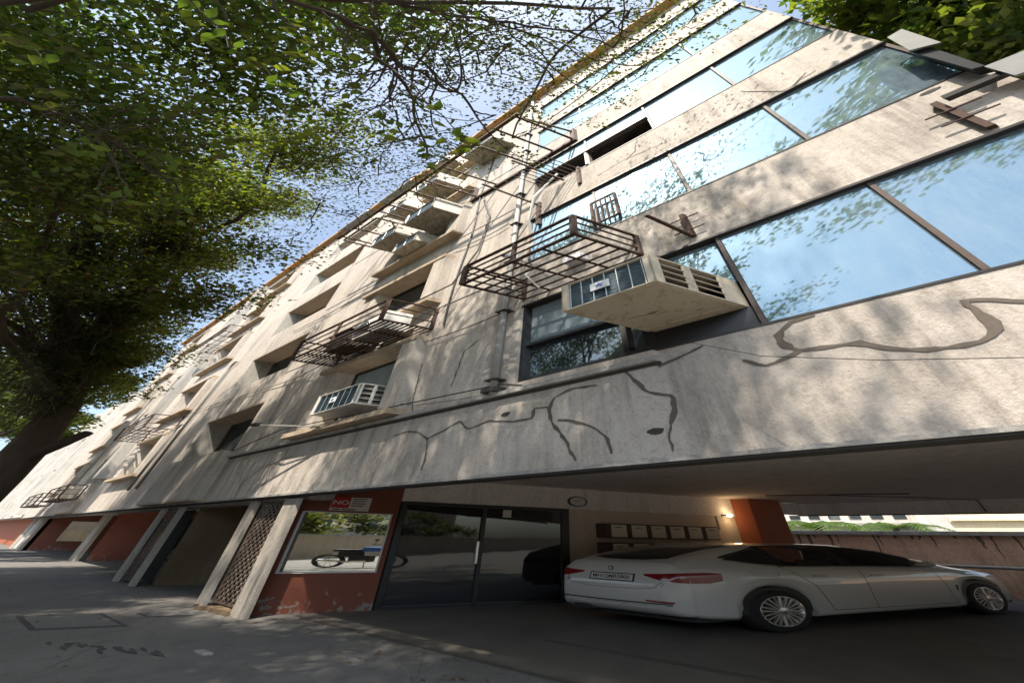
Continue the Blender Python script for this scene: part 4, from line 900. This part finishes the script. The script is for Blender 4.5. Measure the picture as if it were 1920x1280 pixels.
def frond_plant(u, d, z0, h, label, nfr=7, seed=1):
    r = random.Random(seed); t = thing('palm_plant', (u, d, 0), label, 'palm', 'plants behind the boundary wall')
    MB().tube([(u, d, 0), (u+.05, d, z0)], [.12, .09], 7).build('trunk', 'bark', t)
    for i in range(nfr):
        a = 6.283*i/nfr + r.uniform(-.3, .3); L = h*r.uniform(.7, 1.1); m = MB(); prev = None
        pts = [(u + L*s*math.cos(a), d + L*s*math.sin(a)*1.3, z0 + h*(.9*s - 1.05*s*s*r.uniform(.9, 1.1))) for s in np.linspace(0, 1, 9)]
        m.tube(pts, .012, 4)
        for j in range(1, 9):
            p = Vector(pts[j]); tdir = (p - Vector(pts[j-1])).normalized(); sd_ = tdir.cross(Vector((0, 0, 1))).normalized()
            for sg_ in (1, -1):
                for q in (0, .5):
                    c = Vector(pts[j-1]).lerp(p, q); e = c + sd_*sg_*h*.28 + tdir*h*.14 + Vector((0, 0, -h*.12)); w_ = tdir*h*.03
                    m.add([c-w_, c+w_, e], [(0, 1, 2)])
        m.build('frond', 'leaf_green', t)
frond_plant(13.2, 21, 2.45, 1.6, 'palm with drooping fronds just right of the orange column', seed=2)
frond_plant(11.2, 21.5, 2.4, 1.5, 'palm with thin dark stems left of the white house corner', seed=5)
frond_plant(15.2, 24, 2.6, 1.8, 'palm farther back behind the boundary wall', seed=9)
# far end of the street
fb = thing('apartment_building', (58, 3.2, 0), 'bright white block at the far left end of the street', 'building')
part('wall', 'white_building', fb, (38.4, 95, 3.1, 12, 2.5, 17)); part('ground_storey', 'orange_paint', fb, (38.6, 95, 3.9, 12, 0, 2.5))
for i in range(9):
    a = 40+i*5.5
    part('fin', 'white_building', fb, (a, a+.5, 2.7, 3.1, 2.7, 16.6))
    for k in range(4): w_ = part('window', 'dark_glass', fb, (a+1.2, a+4.2, 3.06, 3.1, 4+k*3.6, 5.8+k*3.6)); part('sill', 'plaster_tan', fb, (a+1.0, a+4.4, 2.85, 3.1, 3.8+k*3.6, 3.95+k*3.6))
# ---------------------------------------------------------------- trees
def leaf_cloud(name, mat, parent, cent, rad, count, size, kind=True, flat=0.5, seed=1):
    """many small folded leaves round cluster centres; one mesh"""
    r = np.random.default_rng(seed); cent = np.array(cent); rad = np.array(rad)
    pick = r.integers(0, len(cent), count)
    off = r.normal(0, 1, (count, 3)); off /= np.linalg.norm(off, axis=1)[:, None]; off *= (r.random((count, 1))**0.45)
    P = cent[pick] + off*rad[pick][:, None]*np.array([1, 1.2, .8])
    P = P[P[:, 1] < 2.55 + 9*(P[:, 0] < -1.0)]; count = len(P)
    a = r.normal(0, 1, (count, 3)); a[:, 2] *= flat; a[:, 2] -= .25; a /= np.linalg.norm(a, axis=1)[:, None]
    b = r.normal(0, 1, (count, 3)); b -= a*(a*b).sum(1)[:, None]; b /= np.linalg.norm(b, axis=1)[:, None]
    nrm = np.cross(a, b); L = size*r.uniform(.6, 1.25, (count, 1)); w = L*r.uniform(.26, .36, (count, 1))
    v = np.stack([P, P + a*L*.5 + b*w + nrm*w*.35, P + a*L, P + a*L*.5 - b*w + nrm*w*.35], 1).reshape(-1, 3)
    org = np.array(MB.org_of(parent)); V = (v-org) @ G.T
    me = bpy.data.meshes.new(name); me.vertices.add(len(V)); me.vertices.foreach_set('co', V.astype(np.float32).ravel())
    idx = np.arange(count)*4; q = np.stack([idx, idx+1, idx+2, idx, idx+2, idx+3], 1).ravel()
    me.loops.add(len(q)); me.loops.foreach_set('vertex_index', q.astype(np.int32))
    me.polygons.add(count*2); me.polygons.foreach_set('loop_start', (np.arange(count*2)*3).astype(np.int32))
    me.materials.append(MATS[mat]); me.update(calc_edges=True); me.validate()
    o = link(name, me, parent, tuple(org)); o['kind'] = 'stuff'; return o
def wander(a, b, n, amp, r):
    a, b = Vector(a), Vector(b); P = []; o = Vector((0, 0, 0))
    for i in range(n+1):
        s = i/n; o += Vector((r.gauss(0, amp), r.gauss(0, amp), r.gauss(0, amp*.6))); P.append(tuple(a.lerp(b, s) + o*math.sin(math.pi*min(s*1.0, 1))))
    return P
def tree(org, trunk, tr, clusters, label, mats, seed, leaves, size, nlimb=10, twigs=60, rr=(.7, 1.3)):
    r = random.Random(seed); t = thing('street_tree', org, label, 'tree', 'trees lining the street')
    MB().tube(trunk, tr, 14).build('trunk', 'bark', t, smooth=True)
    top = trunk[-1]; cs_ = [c for c in clusters]
    pick = r.sample(range(len(cs_)), min(nlimb, len(cs_)))
    limbs = []
    for i in pick:
        s = trunk[r.randrange(max(1, len(trunk)-3), len(trunk))]; P = wander(s, cs_[i], 9, .16, r); limbs.append(P)
        MB().tube(P, [tr[-1]*.55*(1-.8*k/9)+.012 for k in range(10)], 7).build('limb', 'bark', t, smooth=True)
    m = MB()
    for i in range(twigs):
        P = limbs[r.randrange(len(limbs))]; s = P[r.randrange(3, 10)]; c = cs_[min(range(len(cs_)), key=lambda q: (Vector(cs_[q])-Vector(s)).length + r.random()*3)]
        m.tube(wander(s, [c[k]+r.gauss(0, .6) for k in range(3)], 6, .12, r), [.016-.0018*k for k in range(7)], 4, cap=False)
    o = m.build('twigs', 'bark', t); o['kind'] = 'stuff'
    tot = sum(w for _, w in mats)
    for i, (mt, w) in enumerate(mats): leaf_cloud('crown', mt, t, clusters, [r.uniform(*rr) for _ in clusters], int(leaves*w/tot), size, seed=seed*10+i)
    return t
def blob(c, rad, n, r, cond=None):
    out = []
    while len(out) < n:
        v = Vector((r.uniform(-1, 1), r.uniform(-1, 1), r.uniform(-1, 1)))
        if v.length > 1: continue
        p = (c[0]+v.x*rad[0], c[1]+v.y*rad[1], c[2]+v.z*rad[2])
        if cond is None or cond(*p): out.append(p)
    return out
r = random.Random(3)
# dark tree on the left, trunk rising at the frame edge
c1 = blob((11.2, -1.6, 8.8), (6.4, 2.8, 5.0), 120, r, lambda u, d, z: d < 0.30 + .05*(u-6) and z > 4.9 + .12*abs(u-11)) + blob((10, -1.0, 14.6), (6.5, 1.3, 2.2), 20, r)
tree((13.2, .25, 0), [(13.2, .22, -.1), (13.2, .23, 1.5), (13.15, .25, 3.0), (13.0, .22, 4.2), (12.7, .1, 5.4), (12.3, -.2, 6.6), (12.0, -.5, 8)], [.42, .36, .33, .31, .27, .22, .16], c1,
     'dark leafy tree whose trunk rises at the left edge', [('leaf_dark', .48), ('leaf_bright', .36), ('leaf_green', .08), ('leaf_dry', .08)], 3, 150000, .105, 18, 140, (.55, 1.1))  # leaf_bright share puts the look of sunlit leaves into the colour
# tree overhead, trunk out of view behind the camera
t1 = bpy.data.objects['street_tree']
MB().tube([(13.15, .25, 3.2), (12.8, .42, 3.75), (12.45, .58, 4.05), (12.1, .76, 4.4)], [.15, .13, .12, .09], 9).build('limb', 'bark', t1, smooth=True)
for P, R0_ in (([(12.6, .0, 5.5), (11.0, -.7, 7.0), (9.2, -1.4, 8.4), (7.4, -1.9, 10.0), (6.0, -2.3, 12.0)], .24), ([(12.3, -.2, 6.5), (10.6, -.4, 8.6), (9.0, -.9, 11.0), (7.8, -1.2, 13.5)], .18)):
    Q = []
    for i in range(len(P)-1): Q += [tuple(Vector(P[i]).lerp(Vector(P[i+1]), j/4) + Vector([r.gauss(0, .04) for _ in range(3)])) for j in range(4)]
    Q.append(P[-1]); k = len(Q); MB().tube(Q, [R0_*(1-.6*i/k) for i in range(k)], 10).build('limb', 'bark', t1, smooth=True)
    vm = MB()
    for i in range(70):
        q = Vector(r.choice(Q)) + Vector([r.gauss(0, .15) for _ in range(3)]); L = r.uniform(.6, 2.2); vm.tube([tuple(q + Vector((r.gauss(0, .05), r.gauss(0, .05), -L*j/5))) for j in range(6)], .012, 4, cap=False)
    o = vm.build('vines', 'bark', t1); o['kind'] = 'stuff'
    leaf_cloud('vine_leaves', 'leaf_dark', t1, [tuple(Vector(q)+Vector((0, 0, -.25))) for q in Q], [.5]*len(Q), 9000, .085, seed=int(R0_*1000))
c2 = blob((4.2, -2.7, 8.6), (3.8, 1.9, 2.6), 26, r, lambda u, d, z: d < -1.0) + [(3.4, -2.2, 10.6), (3.0, -1.8, 10.9), (4.5, -2.0, 10.2), (5.2, -1.9, 9.8), (4.0, -1.4, 10.4), (3.6, -2.9, 9.9), (5.5, -1.3, 9.5), (4.6, -2.8, 9.5), (2.9, -1.3, 11.0), (2.4, -1.7, 10.4), (3.3, -1.1, 10.0), (6.0, -1.0, 11.0)]
t2 = tree((5.5, -4.2, 0), [(5.5, -4.2, -.1), (5.5, -4.1, 2), (5.2, -3.9, 4), (4.4, -3.4, 5.6), (3.2, -2.6, 6.6)], [.4, .34, .3, .22, .15], c2,
     'tree arching overhead with long bare twigs against the sky', [('leaf_green', .35), ('leaf_bright', .42), ('leaf_dark', .23)], 5, 34000, .095, 3, 16, (.5, 1.0))
LIMBS = [[(2.2, -2.2, 6.6), (1.26, -1.5, 7.17), (1.23, -1.17, 7.46), (1.23, -0.83, 7.72), (1.27, -0.49, 7.96), (1.53, -0.2, 8.12), (1.56, -0.01, 8.32), (1.69, 0.25, 8.49), (1.73, 0.46, 8.68), (1.93, 0.75, 8.81), (1.9, 0.89, 9.01)],
 [(2.2, -2.2, 7.4), (1.07, -1.37, 8.28), (1.09, -0.89, 8.56), (1.04, -0.52, 8.91), (0.95, -0.15, 9.24), (0.83, 0.2, 9.45), (0.65, 0.67, 9.75), (0.59, 1.18, 10.0)],
 [(3.0, -2.5, 6.3), (2.85, -1.87, 6.44), (2.88, -1.64, 6.5), (3.08, -1.37, 6.58), (3.39, -1.08, 6.7), (3.76, -0.79, 6.87)],
 [(1.23, -0.83, 7.72), (1.37, -0.55, 8.34), (1.65, -0.33, 8.6), (1.91, -0.01, 8.75), (2.49, 0.38, 9.09), (3.18, 0.87, 9.33)],
 [(1.3, -1.0, 8.4), (0.6, 0.1, 9.6), (0.23, 0.87, 10.46), (0.95, 0.87, 10.71), (1.72, 1.14, 10.88), (2.73, 1.6, 10.99)]]
limb_objs = []
for P in LIMBS:
    Q = []
    for i in range(len(P)-1):
        for j in range(3): Q.append(tuple(Vector(P[i]).lerp(Vector(P[i+1]), j/3) + Vector([r.gauss(0, .018) for _ in range(3)])))
    Q.append(P[-1]); k = len(Q)
    limb_objs.append((MB().tube(Q, [.022*(1-.8*i/k)+.005 for i in range(k)], 7).build('limb', 'bark', t2, smooth=True), Q))
m = MB(); tips = []
for i in range(58):
    Q = r.choice(limb_objs)[1]; p = Vector(r.choice(Q[len(Q)//3:])); dv = Vector((r.gauss(0, 1), r.gauss(.25, 1), r.gauss(-.1, .8))).normalized(); P = [p]; cv = Vector((r.gauss(0, .12), r.gauss(0, .12), r.gauss(-.05, .12)))
    for j in range(9): p = p + dv*.13; dv = (dv + cv + Vector((r.gauss(0, .1), r.gauss(0, .1), r.gauss(0, .1)))).normalized(); P.append(p)
    if max(q.y for q in P) > 2.5: continue
    m.tube(P, [.009*(1-.75*j/9)+.0015 for j in range(10)], 4, cap=False); tips += [tuple(P[j]) for j in (4, 6, 8, 9)]
o = m.build('twigs', 'bark', t2); o['kind'] = 'stuff'
leaf_cloud('twig_leaves', 'leaf_dark', t2, tips, [.16]*len(tips), 3600, .052, seed=77)
SPARSE = [(1.77, -0.81, 9.77), (1.86, -0.8, 12.11), (1.63, -0.32, 11.46), (1.15, -0.06, 10.83), (1.09, 0.41, 10.12), (0.9, 0.68, 12.44), (1.02, 1.31, 11.67), (0.36, 1.03, 11.04), (1.33, 1.11, 10.23), (1.27, 1.57, 12.52), (1.79, 1.02, 11.8), (1.71, 0.41, 11.14), (1.73, 0.05, 10.43), (3.0, 0.04, 12.5), (2.75, -0.43, 11.83), (3.79, -0.13, 10.75), (3.82, 0.45, 9.97), (3.0, 0.47, 9.55), (5.03, 0.68, 11.15), (4.47, 0.05, 10.67), (5.07, 0.41, 9.53), (4.72, 0.81, 8.89), (6.82, 0.66, 10.24), (4.31, 1.16, 10.89), (3.49, 1.21, 10.47), (0.15, 0.98, 10.45), (0.14, 1.59, 12.69), (-0.25, 1.63, 11.97), (1.02, -0.07, 11.35)]
leaf_cloud('upper_leaves', 'leaf_dark', t2, SPARSE, [.8]*len(SPARSE), 8000, .055, seed=78)  # darker leaf colour stands in for silhouettes against the sky
SHADE_LEAVES = blob((-.6, -.2, 9.6), (.9, .9, 1.8), 10, r, lambda u, d, z: u < -.1 and d < .75)  # unseen leaf clusters added to shade part of the facade
leaf_cloud('crown', 'leaf_green', t2, SHADE_LEAVES, [r.uniform(.35, .75) for _ in SHADE_LEAVES], 3000, .10, seed=79)
m = MB()
for c in SPARSE + SHADE_LEAVES:
    for i in range(3): m.tube(wander(c, [c[0]+r.gauss(0, .5), c[1]+r.gauss(-.2, .4), c[2]+r.gauss(-.3, .5)], 7, .1, r), [.012-.0014*k for k in range(8)], 4, cap=False)
o = m.build('twigs', 'bark', t2); o['kind'] = 'stuff'
SHADE_CANOPY = blob((-3.0, -1.6, 14.6), (8.0, 1.6, 2.6), 50, r, lambda u, d, z: d < -.2 - .03*abs(u) and u < 3 and not -4.6 < u < -2.1) + blob((2.5, -4.0, 13.5), (3.5, 1.1, 2.0), 22, r)  # unseen canopy added to dapple facade and street, gap left for sun
leaf_cloud('crown', 'leaf_green', t2, SHADE_CANOPY, [r.uniform(.6, 1.25) for _ in SHADE_CANOPY], 20000, .15, seed=80)
# the nearest leaves, each one a piece of its own on a short sprig
def leaf_mesh():
    V = []; F = []; prof = [(0, .0), (.10, .15), (.30, .27), (.52, .24), (.76, .10), (1, .0)]
    for x, w in prof: V += [(x, -w, -.06*x*x+.10*w), (x, 0, -.06*x*x), (x, w, -.06*x*x+.10*w)]
    for i in range(len(prof)-1): a = i*3; F += [(a, a+1, a+4, a+3), (a+1, a+2, a+5, a+4)]
    return V, F
LV, LF = leaf_mesh()
shapes = []
for i in range(14):
    a = Vector((r.gauss(0, 1), r.gauss(0, 1), r.gauss(-.15, .35))).normalized(); b = a.cross(Vector((r.gauss(0, .5), r.gauss(0, .5), 1))).normalized(); nn = a.cross(b); L = r.uniform(.075, .125)
    me = bpy.data.meshes.new('leaf'); pts = [np.array((a*x + b*y*.95 + nn*z)*L) @ G.T for x, y, z in LV]
    me.from_pydata([tuple(p) for p in pts], [], LF); me.materials.append(MATS['leaf_bright' if i % 5 == 0 else 'leaf_green' if i % 2 else 'leaf_dark']); me.polygons.foreach_set('use_smooth', [True]*len(me.polygons)); me.update(); shapes.append(me)
SPRIGS = [(1.39, 0.46, 5.86), (2.2, 0.54, 7.38), (2.03, 0.12, 7.15), (1.59, -0.31, 6.97), (1.33, -0.66, 6.69), (1.58, -0.68, 6.3), (1.31, -0.91, 6.03), (2.3, -1.3, 7.44), (2.73, -1.32, 6.91), (2.21, -1.57, 6.74), (2.55, -1.55, 6.24), (2.79, -0.79, 5.94), (2.44, -0.51, 5.84), (2.97, -0.75, 5.06), (3.86, -1.51, 6.37), (2.17, -0.24, 7.2), (2.44, -0.34, 6.75), (2.09, -0.63, 6.55), (3.16, -0.53, 5.6), (2.55, -1.14, 5.52), (1.77, -1.43, 5.5), (2.51, -1.02, 7.19)]
for c in SPRIGS:
    home = min((q for L in LIMBS for q in L), key=lambda q: (Vector(q)-Vector(c)).length)
    P = wander(home, c, 8, .05, r); e = Vector(c); dv = (e-Vector(home)).normalized(); P += [tuple(e+dv*.12+Vector((0, 0, -.03))), tuple(e+dv*.26+Vector((0, 0, -.1)))]
    sprig = MB().tube(P, [.010-.0008*k for k in range(len(P))], 5).build('sprig', 'bark', t2)
    for i in range(13):
        q = Vector(P[r.randrange(len(P)-5, len(P))]) + Vector([r.gauss(0, .045) for _ in range(3)])
        link('leaf', r.choice(shapes), sprig, tuple(q))
# tree past the near corner
c3 = blob((-4.6, 4.6, 12.0), (3.6, 3.6, 4.6), 80, r, lambda u, d, z: u < -1.55) + [(-1.3, 3.24, 12.98), (-1.59, 3.6, 11.77), (-1.74, 3.76, 10.6), (-1.42, 3.99, 12.73), (-1.46, 4.03, 10.53), (-1.85, 3.56, 11.74), (-1.59, 3.62, 9.59), (-1.32, 3.24, 14.02), (-1.8, 4.4, 10.0), (-1.7, 4.2, 11.5), (-1.5, 3.8, 13.4), (-1.9, 4.0, 9.0)]
tree((-6.5, 5.2, 0), [(-6.5, 5.2, -.1), (-6.4, 5.2, 3), (-5.6, 5.0, 6), (-4.4, 4.8, 9)], [.35, .3, .26, .2], c3,
     'bright backlit tree past the near corner, top right', [('leaf_bright', .6), ('leaf_green', .4)], 7, 48000, .15, 10, 60, (.5, .95))
c4 = blob((26.5, -.5, 12.0), (7.5, 2.2, 6.5), 44, r)
tree((27, -1.2, 0), [(27, -1.2, -.1), (27, -1.2, 3), (26.8, -1.1, 6), (26.5, -1, 8)], [.35, .3, .26, .2], c4,
     'yellow green tree farther down the street below the roofline', [('leaf_bright', .8), ('leaf_green', .2)], 9, 30000, .2, 8, 30, (.5, 1.0))
c5 = blob((-1.0, -4.6, 11.5), (6.0, 2.6, 4.6), 60, r)
tree((-2.5, -7, 0), [(-2.5, -7, -.1), (-2.5, -6.9, 3), (-2.4, -6.5, 6), (-2.3, -6, 8)], [.4, .34, .28, .2], c5,
     'tree across the street mirrored in the corner glazing', [('leaf_green', .6), ('leaf_dark', .4)], 11, 20000, .12, 8, 40, (.5, 1.1))
c6 = blob((8.5, -6.5, 9.0), (7.0, 2.6, 3.6), 40, r)
tree((9, -8, 0), [(9, -8, -.1), (9, -7.9, 3), (8.9, -7.5, 6), (8.8, -7, 8)], [.4, .34, .28, .2], c6,
     'second tree across the street, seen only as a reflection', [('leaf_green', .6), ('leaf_dark', .4)], 13, 20000, .15, 8, 30)
# houses across the street and past the bay, which the glass mirrors
ob = thing('apartment_building', (8, -17, 0), 'plain block across the street, mirrored in the windows', 'building')  # added to keep low sky light out of the bay; also mirrored
part('wall', 'plaster_tan', ob, (-30, 60, -26, -17, 0, 9))
for i in range(14):
    for k in range(2): part('window', 'dark_glass', ob, (-27+i*6, -24.5+i*6, -16.98, -16.95, 1.4+k*3.6, 3.2+k*3.6))
bw2 = thing('boundary_wall', (0, -9.6, 0), 'low beige wall across the street, mirrored in the red wall pane', 'wall')
part('wall_face', 'plaster_tan', bw2, (-40, 30, -9.8, -9.6, 0, 1.42)); part('coping', 'plaster_grey', bw2, (-40, 30, -9.85, -9.55, 1.42, 1.5))
hg = thing('hedge_tree', (-6, -13, 0), 'leafy trees above the low beige wall, mirrored in the red wall pane', 'tree')
MB().tube([(-6, -13, 0), (-6, -13, 2.5)], [.15, .1], 8).build('trunk', 'bark', hg)
leaf_cloud('crown', 'leaf_dark', hg, [(r.uniform(-24, 6), r.uniform(-14.5, -11.5), r.uniform(1.6, 4.2)) for _ in range(60)], [r.uniform(.4, .9) for _ in range(60)], 9000, .3, seed=90)
ob2 = thing('house', (-16, -16, 0), 'white house across the street, mirrored above the beige wall', 'house')
part('wall', 'white_building', ob2, (-22, -8, -16.9, -15.5, 0, 4.4))
for i in range(4): part('window', 'dark_glass', ob2, (-21+i*3.2, -19.4+i*3.2, -15.49, -15.45, 1.9, 3.2)); part('shutter', 'badge_blue', ob2, (-19.3+i*3.2, -18.8+i*3.2, -15.49, -15.44, 1.9, 3.2))
# motorcycle beside the photographer, seen in the mirror pane
class MBo(MB):
    def build(s, *a, **k): s.v = [(p[0]-4.3, p[1]-3.0, p[2]) for p in s.v]; return MB.build(s, *a, **k)
def parto(name, mat, parent, b, bev=0.0): return MBo().box(*b, bev=bev).build(name, mat, parent)
mc = thing('motorcycle', (-1.7, -3.0, 0), 'dark parked motorcycle seen mirrored in the red wall pane', 'motorcycle')
def mwheel(d0):
    N = 22; v = []
    for R_, a in ((.30, .05), (.24, .05), (.24, -.05), (.30, -.05)): v += [(2.6+a, d0+R_*1.3*math.cos(6.283*i/N), .31+R_*math.sin(6.283*i/N)) for i in range(N)]
    w_ = MBo().add(v, [(k*N+i, k*N+(i+1) % N, ((k+1) % 4)*N+(i+1) % N, ((k+1) % 4)*N+i) for k in range(4) for i in range(N)]).build('wheel', 'tyre_rubber', mc)
    for i in range(10): MBo().bar((2.6, d0, .31), (2.6, d0+.25*1.3*math.cos(.628*i), .31+.25*math.sin(.628*i)), .012).build('spoke', 'alloy', w_)
mwheel(-.85); mwheel(.85)
parto('engine', 'dark_metal', mc, (2.45, 2.75, -.28, .25, .25, .55), bev=.04); parto('fuel_tank', 'badge_blue', mc, (2.46, 2.74, .0, .52, .72, .95), bev=.08); parto('seat', 'trim_black', mc, (2.47, 2.73, -.75, .02, .72, .84), bev=.05)
parto('side_cover', 'trim_black', mc, (2.48, 2.72, -.6, -.05, .5, .72), bev=.04); parto('headlamp', 'chrome', mc, (2.50, 2.70, .68, .80, .82, 1.0), bev=.05)
for a in (-.09, .09): MBo().tube([(2.6+a, .85, .31), (2.6+a, .62, 1.0)], .025, 8).build('fork', 'chrome', mc)
MBo().tube([(2.22, .42, 1.08), (2.38, .52, 1.06), (2.6, .6, 1.02), (2.82, .52, 1.06), (2.98, .42, 1.08)], .016, 8).build('handlebar', 'trim_black', mc)
for a in (2.26, 2.94): MBo().bar((a, .45, 1.08), (a, .5, 1.26), .012).build('mirror_stem', 'trim_black', mc); parto('mirror', 'trim_black', mc, (a-.07, a+.07, .48, .51, 1.24, 1.33), bev=.01)
MBo().tube([(2.76, .2, .3), (2.78, -.3, .28), (2.78, -1.0, .36)], [.03, .04, .05], 8).build('exhaust', 'chrome', mc); MBo().bar((2.42, -.05, .3), (2.28, -.15, .0), .025).build('side_stand', 'dark_metal', mc)
